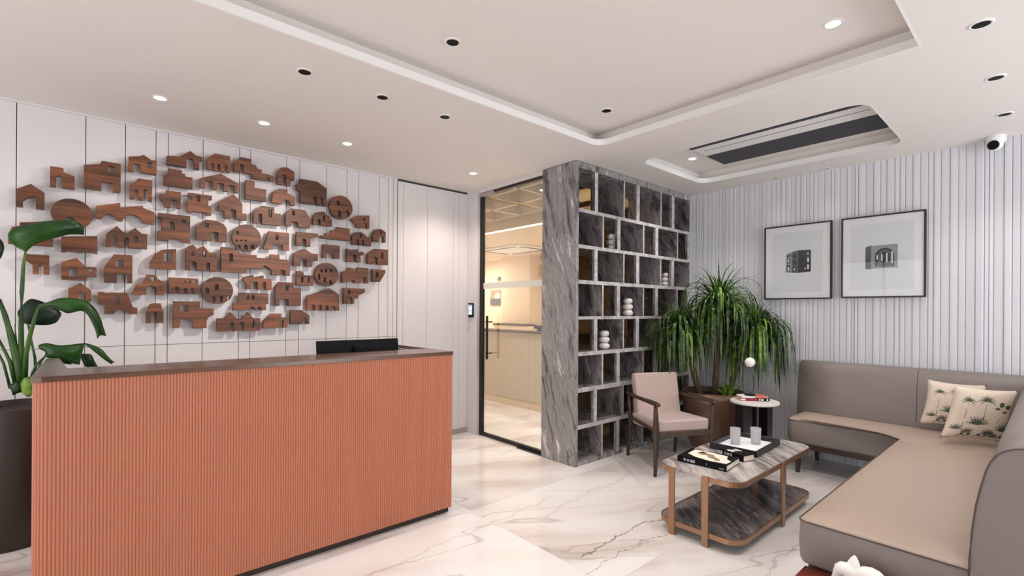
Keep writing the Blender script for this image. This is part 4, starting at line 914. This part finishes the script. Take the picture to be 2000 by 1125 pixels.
# cushions on the sofa
def pillow(TL, TR, BL_, BR_, th, label, ptn):
    TL, TR, BL_, BR_ = map(Vector, (TL, TR, BL_, BR_)); c = (TL + TR + BL_ + BR_) / 4
    nrm = ((TR - TL).cross(BL_ - TL)).normalized()
    if nrm.y > 0: nrm = -nrm
    t_ = D.objects.new('throw_pillow', None); n = 22
    def P_(u, v, s):
        p = TL * (1 - u) * (1 - v) + TR * u * (1 - v) + BL_ * (1 - u) * v + BR_ * u * v
        e = (max(0, 4 * u * (1 - u)) * max(0, 4 * v * (1 - v))) ** .42
        pin = .035 * ((2 * u - 1) ** 2 * 0 + 1); cu = (4 * v * (1 - v)) * (1 if u > .5 else -1) * abs(2 * u - 1) ** 2 * .018; cv = (4 * u * (1 - u)) * (2 * v - 1) * abs(2 * v - 1) * .014
        return p - (TR - TL).normalized() * cu + (TL - BL_).normalized() * cv + nrm * (s * th * e)
    bm = bmesh.new(); g1 = [[bm.verts.new(P_(i / n, j / n, 1)) for i in range(n + 1)] for j in range(n + 1)]
    g2 = [[g1[j][i] if i in (0, n) or j in (0, n) else bm.verts.new(P_(i / n, j / n, -1)) for i in range(n + 1)] for j in range(n + 1)]
    for j in range(n):
        for i in range(n):
            bm.faces.new((g1[j][i], g1[j][i + 1], g1[j + 1][i + 1], g1[j + 1][i])); bm.faces.new((g2[j][i], g2[j + 1][i], g2[j + 1][i + 1], g2[j][i + 1]))
    def stroke(pts, wd, mi):    # printed line on the front face; pts in (u,v)
        pts = [Vector(p) for p in pts]; L_, R_ = [], []
        for i, p in enumerate(pts):
            tt = (pts[min(i + 1, len(pts) - 1)] - pts[max(i - 1, 0)]).normalized(); nn = Vector((-tt.y, tt.x)); ww = wd * (1 - .75 * (i / (len(pts) - 1)))
            for s_, lst in ((1, L_), (-1, R_)):
                q_ = p + nn * ww * s_; q_.x = min(.97, max(.03, q_.x)); q_.y = min(.97, max(.03, q_.y)); lst.append(bm.verts.new(P_(q_.x, q_.y, 1) + nrm * .0012))
        for i in range(len(pts) - 1): f = bm.faces.new((L_[i], R_[i], R_[i + 1], L_[i + 1])); f.material_index = mi
    rnd = random.Random(3)
    def palm(u, v, h, s, k=9, mi=1):
        stroke([(u - .03 * s, v + h), (u - .01, v + h * .5), (u, v)], .006, 2)
        for a in range(k):
            an = R(-200 + 220 * a / (k - 1)); l = s * rnd.uniform(.8, 1.1)
            stroke([(u, v), (u + .5 * l * math.cos(an), v + .5 * l * math.sin(an)), (u + l * math.cos(an), v + l * math.sin(an) + .03)], .011, mi)
    def bush(u, v, s, k=9, mi=1):
        for a in range(k):
            an = R(-170 + 160 * a / (k - 1)); l = s * rnd.uniform(.8, 1.15); stroke([(u, v), (u + .6 * l * math.cos(an), v + .6 * l * math.sin(an)), (u + l * math.cos(an), v + l * math.sin(an))], .015, mi)
    def blob(u, v, a, b, mi=1):
        vs_ = [bm.verts.new(P_(u, v, 1) + nrm * .0014)]; ring = []
        for i in range(12): an = 2 * math.pi * i / 12; ring.append(bm.verts.new(P_(min(.97, max(.03, u + a * math.cos(an))), min(.97, max(.03, v + b * math.sin(an))), 1) + nrm * .0012))
        for i in range(12): f = bm.faces.new((vs_[0], ring[i], ring[(i + 1) % 12])); f.material_index = mi
    ptn(palm, bush, blob, stroke)
    o = link('throw_pillow', bm, [M['linen'], M['print1'], M['print2']], None, smooth=True); D.objects.remove(t_)
    tag(o, label, 'cushion', 'palm print cushions on the sofa'); return o
def pat(palm, bush, blob, stroke):
    palm(.20, .25, .5, .12); palm(.48, .22, .38, .14, 11)
    bush(.40, .68, .17, 10); bush(.30, .86, .10, 8, 2); bush(.62, .88, .13, 10); bush(.85, .78, .16, 9); bush(.12, .80, .10, 7, 2); bush(.72, .92, .10, 8, 2)
    blob(.72, .28, .045, .05); blob(.84, .32, .055, .045); blob(.66, .36, .045, .025, 2); blob(.80, .42, .05, .022, 2)
    stroke([(.68, .84), (.72, .60), (.76, .34)], .007, 2)
    for x_ in (.25, .35, .5, .6, .75, .85): stroke([(x_ - .07, .93), (x_, .92), (x_ + .07, .94)], .010, 2); blob(x_, .89, .03, .025, 1 if x_ < .6 else 2)
pillow((-.662, 4.86, .885), (-.345, 5.02, .860), (-.705, 4.80, .545), (-.36, 4.97, .535), .055, 'cream cushion with green palm print, the rear one partly hidden', pat)
pillow((-.470, 4.50, .900), (-.172, 4.74, .872), (-.540, 4.43, .535), (-.235, 4.66, .520), .060, 'cream cushion with green palm print, the front one in full view', pat)

# ================================================================== COFFEE TABLE
ct = thing('coffee_table', (-1.46, 3.38, 0), 'two tier grey marble coffee table with rose bronze frame', 'coffee table')
X0, X1_, Y0, Y1_ = -1.72, -1.18, 2.755, 3.995; ZT = .42
def band(name, x0, x1, y0, y1, r, z0, z1, gap=None, th=.008):
    pts = rrect(x0, x1, y0, y1, r, 8); n = len(pts)
    if gap: # open chain leaving out the middle of the near end
        k = 0
        pts2 = pts[27:] + pts[:27]       # start at the near end, going right
        chain = [(gap[1], y0)] + pts2 + [(gap[0], y0)]
    else: chain = pts + [pts[0]]
    bm = bmesh.new(); prev = None; first = None
    for i, p in enumerate(chain):
        p = Vector(p); c_ = Vector(((x0 + x1) / 2, (y0 + y1) / 2))
        a = Vector(chain[max(0, i - 1)]); b = Vector(chain[min(len(chain) - 1, i + 1)]); tt = (b - a).normalized(); nn = Vector((-tt.y, tt.x))
        if nn.dot(c_ - p) < 0: nn = -nn
        q_ = p + nn * th; r4 = [bm.verts.new((p.x, p.y, z0)), bm.verts.new((p.x, p.y, z1)), bm.verts.new((q_.x, q_.y, z1)), bm.verts.new((q_.x, q_.y, z0))]
        if prev:
            for k in range(4): bm.faces.new((prev[k], prev[(k + 1) % 4], r4[(k + 1) % 4], r4[k]))
        else: first = r4
        prev = r4
    if gap: bm.faces.new(first); bm.faces.new(prev[::-1])
    return link(name, bm, M['bronzemetal'], ct)
XG = (-1.594, -1.385)
bm = bmesh.new(); prism(bm, rrect(X0 + .006, X1_ - .006, Y0 + .006, Y1_ - .006, .10, 8), ZT - .022, ZT + .001); link('marble_top', bm, M['table_stone'], ct, bevel=.002)
band('top_band', X0, X1_, Y0, Y1_, .105, ZT - .034, ZT - .003, XG)
bm = bmesh.new(); prism(bm, rrect(X0 + .008, X1_ - .008, Y0 + .008, Y1_ - .008, .10, 8), .062, .084); link('marble_shelf', bm, M['table_stone_low'], ct, bevel=.002)
band('shelf_band', X0, X1_, Y0, Y1_, .105, .056, .086)
for (x, y, w_, d_) in ((XG[0] - .004, Y0 - .004, .020, .005), (XG[1] + .004, Y0 - .004, .020, .005), (XG[0], Y1_ + .004, .020, .005), (XG[1], Y1_ + .004, .020, .005), (X0 - .004, 3.40, .005, .020), (X1_ + .004, 3.40, .005, .020)):
    bx('leg', x - w_, x + w_, y - d_, y + d_, 0, ZT - .004, M['bronzemetal'], ct, bevel=.001)
# tray
TZ = ZT + .0012
def quad(pts, z): return [onz(p[0], p[1], z) for p in pts]
t = thing('serving_tray', (-1.5, 3.5, TZ), 'black rimmed tray with white base on the coffee table', 'tray')
a = Vector((-1.672, 3.26, 0)); ux = Vector((1, .06, 0)).normalized(); uy = Vector((-.06, 1, 0)).normalized(); tw, tl_ = .37, .48
q00 = onz(1388, 875, TZ); q10 = onz(1477, 894, TZ)
a = Vector((q00.x, q00.y, 0)); ux = Vector((q10.x - q00.x, q10.y - q00.y, 0)); tw = ux.length; ux.normalize(); uy = Vector((-ux.y, ux.x, 0)); tl_ = .45
def TP(u, v, z): return a + ux * (u * tw) + uy * (v * tl_) + Vector((0, 0, z))
bm = bmesh.new(); obox(bm, TP(.5, .5, TZ + .006), ux * (tw / 2 - .004), uy * (tl_ / 2 - .004), Z * .005); link('tray_base', bm, M['paper'], t)
bm = bmesh.new()
for v_ in (0, 1): obox(bm, TP(.5, v_, TZ + .022), ux * (tw / 2), uy * .006, Z * .021)
for u_ in (0, 1): obox(bm, TP(u_, .5, TZ + .022), ux * .006, uy * (tl_ / 2 + .006), Z * .021)
link('tray_rim', bm, M['blk'], t, bevel=.002)
for (px_, py_, lab) in ((1436, 866, 'left frosted tumbler standing in the black tray'), (1476, 866, 'right frosted tumbler standing in the black tray')):
    b_ = onz(px_, py_ + 1, TZ + .012); r_ = .036
    bm = bmesh.new(); lathe(bm, [(.004, 0), (r_ * .86, 0), (r_ * .88, .006), (r_, .118), (r_ - .003, .118), (r_ * .84, .010), (.004, .008)], (b_.x, b_.y, TZ + .0115), 32)
    tag(link('tumbler', bm, M['frost'], None, smooth=True), lab, 'glass', 'frosted tumblers in the tray')
# books
def book(name, corner, ang, w_, l_, h_, z, cover, label, spine_m=None, art=None, cat='book', group=None, pages=None):
    """corner = near-left corner; w_ along u, l_ along v; spine on the near (v=0) side"""
    t = thing(name, (corner[0], corner[1], z), label, cat, group); u = Vector((math.cos(ang), math.sin(ang), 0)); v = Vector((-math.sin(ang), math.cos(ang), 0)); c_ = Vector((corner[0], corner[1], 0))
    def B(a_, b_, zz): return c_ + u * a_ + v * b_ + Z * (z + zz)
    bm = bmesh.new(); e = .003
    obox(bm, B(w_ / 2, l_ / 2, .0015), u * w_ / 2, v * l_ / 2, Z * .0015); obox(bm, B(w_ / 2, l_ / 2, h_ - .0015), u * w_ / 2, v * l_ / 2, Z * .0015); obox(bm, B(w_ / 2, .0015, h_ / 2), u * w_ / 2, v * .0015, Z * h_ / 2)
    cov = link('cover', bm, cover, t)
    bm = bmesh.new(); obox(bm, B(w_ / 2, l_ / 2, h_ / 2), u * (w_ / 2 - e), v * (l_ / 2 - e), Z * (h_ / 2 - .003)); link('pages', bm, pages or M['page'], t)
    if art: art(B, cov, w_, l_, h_, u, v)
    return t
def art_big(B, t, w_, l_, h_, u, v):
    def flat(name, uvp, m, dz):
        bm = bmesh.new(); lo_ = [bm.verts.new(B(p[0] * w_, p[1] * l_, h_ + dz)) for p in uvp]; hi_ = [bm.verts.new(B(p[0] * w_, p[1] * l_, h_ + dz + .0006)) for p in uvp]; n = len(uvp)
        bm.faces.new(lo_[::-1]); bm.faces.new(hi_)
        for i in range(n): bm.faces.new((lo_[i], lo_[(i + 1) % n], hi_[(i + 1) % n], hi_[i]))
        return link(name, bm, m, t)
    flat('cover_print', [(.10, .40), (.30, .22), (.62, .12), (.95, .16), (.97, .45), (.85, .60), (.80, .88), (.30, .95), (.10, .90)], M['page'], 0)
    flat('cover_figure', [(.22, .62), (.34, .52), (.46, .56), (.52, .40), (.66, .34), (.72, .22), (.80, .30), (.74, .44), (.62, .56), (.56, .72), (.40, .74), (.28, .78)], M['tan'], .0006)
    flat('cover_figure', [(.24, .72), (.34, .66), (.40, .80), (.30, .86)], M['ink'], .0006)
    bm = bmesh.new()
    for (c0_, c1_, z0_, z1_) in ((.13, .19, .35, .75), (.21, .25, .30, .72), (.27, .37, .25, .75), (.60, .61, .30, .70), (.86, .89, .25, .42), (.90, .95, .25, .42)):
        obox(bm, B((c0_ + c1_) / 2 * w_, -.0004, (z0_ + z1_) / 2 * h_), u * ((c1_ - c0_) / 2 * w_), v * .0004, Z * ((z1_ - z0_) / 2 * h_))
    link('spine_print', bm, M['ink2'], t)
def art_small(B, t, w_, l_, h_, u, v):
    bm = bmesh.new()
    for (a0, a1, b0, b1) in ((.22, .29, .10, .62), (.34, .41, .10, .62), (.18, .50, .72, .86), (.12, .20, .15, .40)): obox(bm, B((a0 + a1) / 2 * w_, (b0 + b1) / 2 * l_, h_ + .0004), u * ((a1 - a0) / 2 * w_), v * ((b1 - b0) / 2 * l_), Z * .0004)
    link('cover_print', bm, M['paper'], t)
    bm = bmesh.new()
    for (a0, a1) in ((.10, .18), (.22, .34), (.38, .46)): obox(bm, B((a0 + a1) / 2 * w_, -.0004, h_ * .5), u * ((a1 - a0) / 2 * w_), v * .0004, Z * h_ * .28)
    link('spine_print', bm, M['ink2'], t)
q0 = onz(1323, 900, TZ); q1 = onz(1419, 922, TZ); an = math.atan2(q1.y - q0.y, q1.x - q0.x); wbig = (q1 - q0).length
book('coffee_table_book', (q0.x, q0.y), an, wbig, .230, .037, TZ, M['blkgloss'], 'large black art book with cream figure print, nearest the table end', art=art_big)
q2 = onz(1410, 889, TZ); q3 = onz(1452, 903, TZ); an2 = math.atan2(q3.y - q2.y, q3.x - q2.x)
u2 = Vector((math.cos(an2), math.sin(an2), 0)); qs = q3 - u2 * .165
book('coffee_table_book', (qs.x, qs.y), an2, .165, .105, .040, TZ, M['blkgloss'], 'small thick black book with white stripes beside the tray', art=art_small)

# ================================================================== SIDE TABLE
ST = Vector((-1.79, 4.47, 0)); SZ = .605
t = thing('side_table', ST, 'round white marble side table on black panel base beside the sofa', 'side table')
bm = bmesh.new(); lathe(bm, [(.192, -.024), (.199, -.020), (.200, -.010), (.197, 0)], (ST.x, ST.y, SZ), 48); link('table_top', bm, M['whitestone'], t, smooth=False, bevel=.002)
dirs = [R(a_) for a_ in (20, 65, 110, 155)]
vx = _R.copy(); vy = _F.copy()
bm = bmesh.new()
for (a_, b_, hw_, hd_) in ((-.095, 0, .042, .075), (.022, .05, .010, .05), (.100, 0, .024, .075)): obox(bm, ST + vx * a_ + vy * b_ + Z * .29, vx * hw_, vy * hd_, Z * .286)
link('base_panels', bm, M['blk'], t, bevel=.003)
bm = bmesh.new(); lathe(bm, [(.150, 0), (.150, .010), (.02, .014)], (ST.x, ST.y, .0), 40); link('foot', bm, M['blk'], t)
# books on it
c0_ = onz(1447, 783, SZ); c1_ = onz(1503, 784, SZ)
an = math.atan2(c1_.y - c0_.y, c1_.x - c0_.x); ub = Vector((math.cos(an), math.sin(an), 0)); wl = (c1_ - c0_).length
def art_red(B, t, w_, l_, h_, u, v):
    bm = bmesh.new(); obox(bm, B(w_ * .80, -.0005, h_ / 2), u * w_ * .20, v * .0005, Z * h_ * .48); link('dark_spine_patch', bm, M['blkgloss'], t)
    bm = bmesh.new()
    for a0, a1 in ((.63, .67), (.69, .72), (.74, .79), (.90, .95), (.01, .16)): obox(bm, B((a0 + a1) / 2 * w_, -.0012, h_ / 2), u * ((a1 - a0) / 2 * w_), v * .0003, Z * h_ * .30)
    link('spine_print', bm, M['paper'], t)
book('stacked_book', (c0_.x, c0_.y), an, wl, .13, .024, SZ, M['crimson'], 'crimson spined book, lower of two on the round side table', art=art_red, group='books on the side table')
def art_coral(B, t, w_, l_, h_, u, v):
    bm = bmesh.new(); obox(bm, B(w_ * .74, l_ / 2, h_ + .0004), u * w_ * .24, v * l_ * .46, Z * .0004); obox(bm, B(w_ * .74, -.0005, h_ / 2), u * w_ * .24, v * .0005, Z * h_ * .45); link('coral_panel', bm, M['coral'], t)
book('stacked_book', tuple((c0_ + ub * .012 + Vector((-ub.y, ub.x, 0)) * .004)[:2]), an + .03, wl * .92, .12, .016, SZ + .0245, M['paper'], 'white and coral book, upper of two on the round side table', art=art_coral, group='books on the side table')
t = thing('table_lamp', (ST.x, ST.y + .03, SZ + .041), 'small white globe on a thin dark curved stem above the side table books', 'lamp')
gc = Vector((-1.811, 4.446, .944)) + _F * .02
bm = bmesh.new(); bmesh.ops.create_uvsphere(bm, u_segments=32, v_segments=20, radius=.043, matrix=Matrix.Translation(gc)); link('globe', bm, M['sculpt'], t, smooth=True)
base = Vector((c0_ + ub * wl * .42 + Vector((-ub.y, ub.x, 0)) * .065)); base.z = SZ + .041
bm = bmesh.new(); lathe(bm, [(.045, 0), (.045, .007), (.012, .010)], base, 24); link('base', bm, M['blk'], t)
bm = bmesh.new(); tube(bm, [base + Z * .006, base + Z * .03 + _R * .02, base + Z * .08 + _R * .035, base + Z * .14 + _R * .03, base + Z * .22 + _R * .012, gc - Z * .035], .0022, 8); link('stem', bm, M['blk'], t, smooth=True)

# ================================================================== PLANTS
def blade(bm, base, az, el, L_, w_, droop, rnd, n=9, mi=0, lim=True):
    p = Vector(base); e = el; pts = []; st = L_ / n
    for i in range(n + 1):
        pts.append(p.copy()); d = Vector((math.cos(az) * math.cos(e), math.sin(az) * math.cos(e), math.sin(e)))
        p = p + d * st; e = max(-R(86), e - droop * (0.5 + i * .25) * math.cos(e) ** .5 if math.cos(e) > 0 else e)
        if lim: p.y = min(p.y, YB - .05); p.x = max(p.x, XS + .02)
    side = Vector((-math.sin(az), math.cos(az), 0)); L2 = []
    for i, q_ in enumerate(pts):
        f = i / n; ww = w_ * (.55 + .45 * min(1, f * 4)) * (1 - f ** 3) + .0006
        tt = (pts[min(i + 1, n)] - pts[max(i - 1, 0)]).normalized(); nn = tt.cross(side).normalized()
        L2.append((bm.verts.new(q_ + side * ww + nn * ww * .35), bm.verts.new(q_), bm.verts.new(q_ - side * ww + nn * ww * .35)))
    for a_, b_ in zip(L2, L2[1:]):
        for k in (0, 1): f = bm.faces.new((a_[k], a_[k + 1], b_[k + 1], b_[k])); f.material_index = mi
PC = Vector((-2.30, 4.735, 0))
pl = thing('potted_palm', PC, 'large strap leaved plant with three crowns in a brown tapered planter', 'potted plant')
bm = bmesh.new(); lathe(bm, [(.14, 0), (.20, .03), (.245, .12), (.275, .30), (.290, .50), (.295, .600), (.281, .600), (.272, .54), (.02, .53)], PC, 48); link('planter', bm, M['planter'], pl, smooth=True)
bm = bmesh.new(); lathe(bm, [(.272, .535), (.25, .55), (.1, .56), (.01, .56)], PC, 24); link('soil', bm, M['soil'], pl)
rnd = random.Random(11)
crowns = [(Vector((-2.27, 4.80, 1.43)), 290, .80, 'middle'), (Vector((-2.56, 4.50, 1.19)), 210, .68, 'left'), (Vector((-1.97, 4.93, 1.20)), 230, .74, 'right')]
for c_, n_, L_, nm in crowns:
    bm = bmesh.new(); b0 = PC + (Vector((c_.x, c_.y, 0)) - PC) * .35 + Z * .55
    mid_ = (b0 + c_) / 2 + Vector((.03 * rnd.uniform(-1, 1), .03 * rnd.uniform(-1, 1), 0))
    tube(bm, [b0, mid_, c_ - Z * .04], [.034, .028, .024], 10); link('trunk', bm, M['bark'], pl, smooth=True)
    bm = bmesh.new()
    wide = 1.0 if nm == 'middle' else .78
    for k in range(n_):
        q_ = rnd.random(); az = rnd.uniform(0, 2 * math.pi); o_ = Vector((rnd.uniform(-.02, .02), rnd.uniform(-.02, .02), rnd.uniform(-.07, .05)))
        if q_ < .30: blade(bm, c_ + o_, az, R(rnd.uniform(20, 80)), rnd.uniform(.34, .56) * wide, rnd.uniform(.006, .009), rnd.uniform(.07, .15), rnd, mi=0)          # spiky, outwards
        else: blade(bm, c_ + o_, az, R(rnd.uniform(-5, 70)), L_ * rnd.uniform(.55, 1.08), rnd.uniform(.008, .0135), rnd.uniform(.20, .44) / wide, rnd, n=11, mi=0 if rnd.random() < .84 else 1)  # arching over and hanging
    # short upright tuft
    for k in range(26): blade(bm, c_ + Vector((rnd.uniform(-.012, .012), rnd.uniform(-.012, .012), .0)), rnd.uniform(0, 6.28), R(rnd.uniform(62, 88)), rnd.uniform(.24, .36), .007, .05, rnd, mi=0)
    link('foliage', bm, [M['blade'], M['blade2']], pl, smooth=True)
bm = bmesh.new(); cg = PC + _R * .06 - _F * .20 + Z * .56
for k in range(34): blade(bm, cg + Vector((rnd.uniform(-.03, .03), rnd.uniform(-.03, .03), 0)), rnd.uniform(0, 6.28), R(rnd.uniform(25, 80)), rnd.uniform(.16, .26), .0065, .14, rnd, n=7, mi=1 if k % 3 else 0)
link('grassy_tuft', bm, [M['blade'], M['blade2']], pl, smooth=True)

# big leaved plant at left
LC = Vector((-4.18, -.33, 0))
lp = thing('potted_bird_of_paradise', LC, 'tall broad leaved plant in a dark brown round pot left of the desk', 'potted plant')
bm = bmesh.new(); lathe(bm, [(.235, 0), (.24, .01), (.24, .80), (.236, .81), (.222, .81), (.218, .76), (.02, .75)], LC, 48); link('pot', bm, M['darkpot'], lp, smooth=True, bevel=.002)
bm = bmesh.new(); lathe(bm, [(.219, .755), (.18, .775), (.01, .78)], LC, 24); link('soil', bm, M['soil'], lp)
def G(x, y, X): return onx(x / 3.516, 400 + y / 3.516, X)
def leaf(name, st, m, X=-4.15, bow=.05):
    """stations of (edge, midrib, edge) traced in the picture, each edge pushed away from the midrib in depth"""
    bm = bmesh.new(); rows_ = []
    def cr(a_, b_, c__, d_, t_): return tuple(.5 * ((2 * b_[i]) + (-a_[i] + c__[i]) * t_ + (2 * a_[i] - 5 * b_[i] + 4 * c__[i] - d_[i]) * t_ ** 2 + (-a_[i] + 3 * b_[i] - 3 * c__[i] + d_[i]) * t_ ** 3) for i in range(2))
    n = len(st); fine = []
    for i in range(n - 1):
        for k in range(4):
            t_ = k / 4; row = []
            for e in range(3): row.append(cr(st[max(i - 1, 0)][e], st[i][e], st[i + 1][e], st[min(i + 2, n - 1)][e], t_))
            fine.append((row, (i + t_) / (n - 1)))
    fine.append((list(st[-1]), 1.0))
    for row, f in fine:
        A_, M_, B_ = row; xm = X + bow * 2 * math.sin(f * math.pi) * .8
        v = [G(A_[0], A_[1], xm - bow), G((A_[0] + M_[0]) / 2, (A_[1] + M_[1]) / 2, xm - bow * .3), G(M_[0], M_[1], xm), G((B_[0] + M_[0]) / 2, (B_[1] + M_[1]) / 2, xm - bow * .25), G(B_[0], B_[1], xm - bow * .9)]
        rows_.append([bm.verts.new(q_) for q_ in v])
    for a_, b_ in zip(rows_, rows_[1:]):
        for k in range(4): bm.faces.new((a_[k], a_[k + 1], b_[k + 1], b_[k]))
    o = link(name, bm, m, lp, smooth=True); s = o.modifiers.new('solid', 'SOLIDIFY'); s.thickness = .0012; return o
leaf('leaf', [((168, 318), (175, 325), (182, 320)), ((95, 275), (190, 272), (235, 275)), ((55, 205), (225, 215), (310, 245)), ((120, 155), (285, 165), (400, 222)), ((250, 122), (380, 128), (470, 205)), ((420, 104), (480, 112), (530, 204)), ((530, 116), (545, 130), (565, 206)), ((578, 160), (577, 185), (576, 208))], M['leaf'], -4.10, .03)
leaf('leaf', [((262, 690), (262, 705), (275, 715)), ((330, 668), (335, 685), (345, 702)), ((420, 640), (430, 680), (425, 730)), ((520, 645), (520, 685), (470, 745)), ((600, 665), (590, 700), (560, 728)), ((655, 715), (630, 745), (605, 760)), ((690, 780), (662, 800), (635, 815)), ((712, 850), (682, 860), (658, 870)), ((730, 902), (690, 895), (668, 922))], M['leaf'], -3.98, .025)
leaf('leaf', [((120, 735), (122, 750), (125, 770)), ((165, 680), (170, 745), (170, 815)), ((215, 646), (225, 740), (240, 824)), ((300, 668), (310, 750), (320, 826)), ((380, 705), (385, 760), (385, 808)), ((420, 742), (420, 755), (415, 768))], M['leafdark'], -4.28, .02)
leaf('leaf', [((262, 965), (264, 975), (270, 990)), ((320, 950), (330, 985), (310, 1010)), ((400, 965), (410, 1005), (320, 1048)), ((470, 962), (480, 1010), (430, 1062)), ((530, 955), (535, 1000), (500, 1090)), ((580, 950), (575, 970), (545, 1098))], M['leaf'], -4.05, .02)
leaf('leaf', [((575, 948), (580, 956), (585, 962)), ((640, 965), (640, 985), (620, 985)), ((700, 995), (690, 1015), (670, 1025)), ((735, 1035), (725, 1050), (715, 1062)), ((765, 1065), (758, 1072), (750, 1085)), ((790, 1082), (775, 1085), (765, 1095))], M['leaf'], -4.05, .012)
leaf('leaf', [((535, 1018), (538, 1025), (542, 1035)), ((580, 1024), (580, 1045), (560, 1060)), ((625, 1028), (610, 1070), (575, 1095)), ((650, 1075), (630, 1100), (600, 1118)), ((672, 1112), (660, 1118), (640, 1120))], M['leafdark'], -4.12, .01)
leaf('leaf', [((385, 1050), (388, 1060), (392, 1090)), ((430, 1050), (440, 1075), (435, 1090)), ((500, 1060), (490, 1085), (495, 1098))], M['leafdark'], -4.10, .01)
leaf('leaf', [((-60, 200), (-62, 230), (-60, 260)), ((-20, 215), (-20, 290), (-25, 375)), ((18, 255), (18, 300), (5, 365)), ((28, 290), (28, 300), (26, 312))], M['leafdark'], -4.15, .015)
leaf('leaf', [((140, 1230), (150, 1290), (190, 1320)), ((165, 1190), (200, 1260), (215, 1310)), ((205, 1180), (235, 1230), (240, 1270))], M['blade2'], -4.05, .01)
leaf('leaf', [((60, 1240), (80, 1280), (90, 1310)), ((110, 1215), (130, 1250), (130, 1290)), ((150, 1230), (170, 1260), (165, 1290))], M['leaf'], -4.08, .01)
def stem_(pts, rr, X=-4.15):
    bm = bmesh.new(); tube(bm, [G(p[0], p[1], X if len(p) < 3 else p[2]) for p in pts], rr, 8); link('stem', bm, M['stem'], lp, smooth=True)
stem_([(176, 322, -4.10), (160, 420, -4.12), (150, 600), (145, 800), (146, 1040), (150, 1260)], [.006, .009, .011, .013, .015, .017])
stem_([(-5, 650, -4.2), (35, 760), (70, 880), (105, 1010), (130, 1120), (150, 1270)], [.009, .013, .016, .02, .022, .022])
stem_([(262, 705, -3.98), (235, 790, -4.03), (205, 900, -4.08), (178, 1030, -4.12), (165, 1270, -4.15)], [.006, .010, .012, .013, .016])
stem_([(192, 815, -4.26), (215, 930, -4.2), (240, 1050), (250, 1260)], [.005, .006, .007, .008])
stem_([(-10, 920, -4.2), (30, 1000), (70, 1080), (110, 1260)], [.006, .008, .01, .01])
stem_([(-10, 1020, -4.2), (25, 1090), (70, 1260)], [.006, .007, .008])
stem_([(102, 820), (108, 900), (115, 1010), (125, 1250)], [.001, .004, .007, .009])
stem_([(300, 1048, -4.06), (255, 1090, -4.08), (225, 1150, -4.12), (190, 1280, -4.14)], [.004, .006, .007, .008])
stem_([(395, 985, -4.04), (330, 1010, -4.06), (280, 1080, -4.08), (215, 1280, -4.14)], [.003, .005, .006, .007])
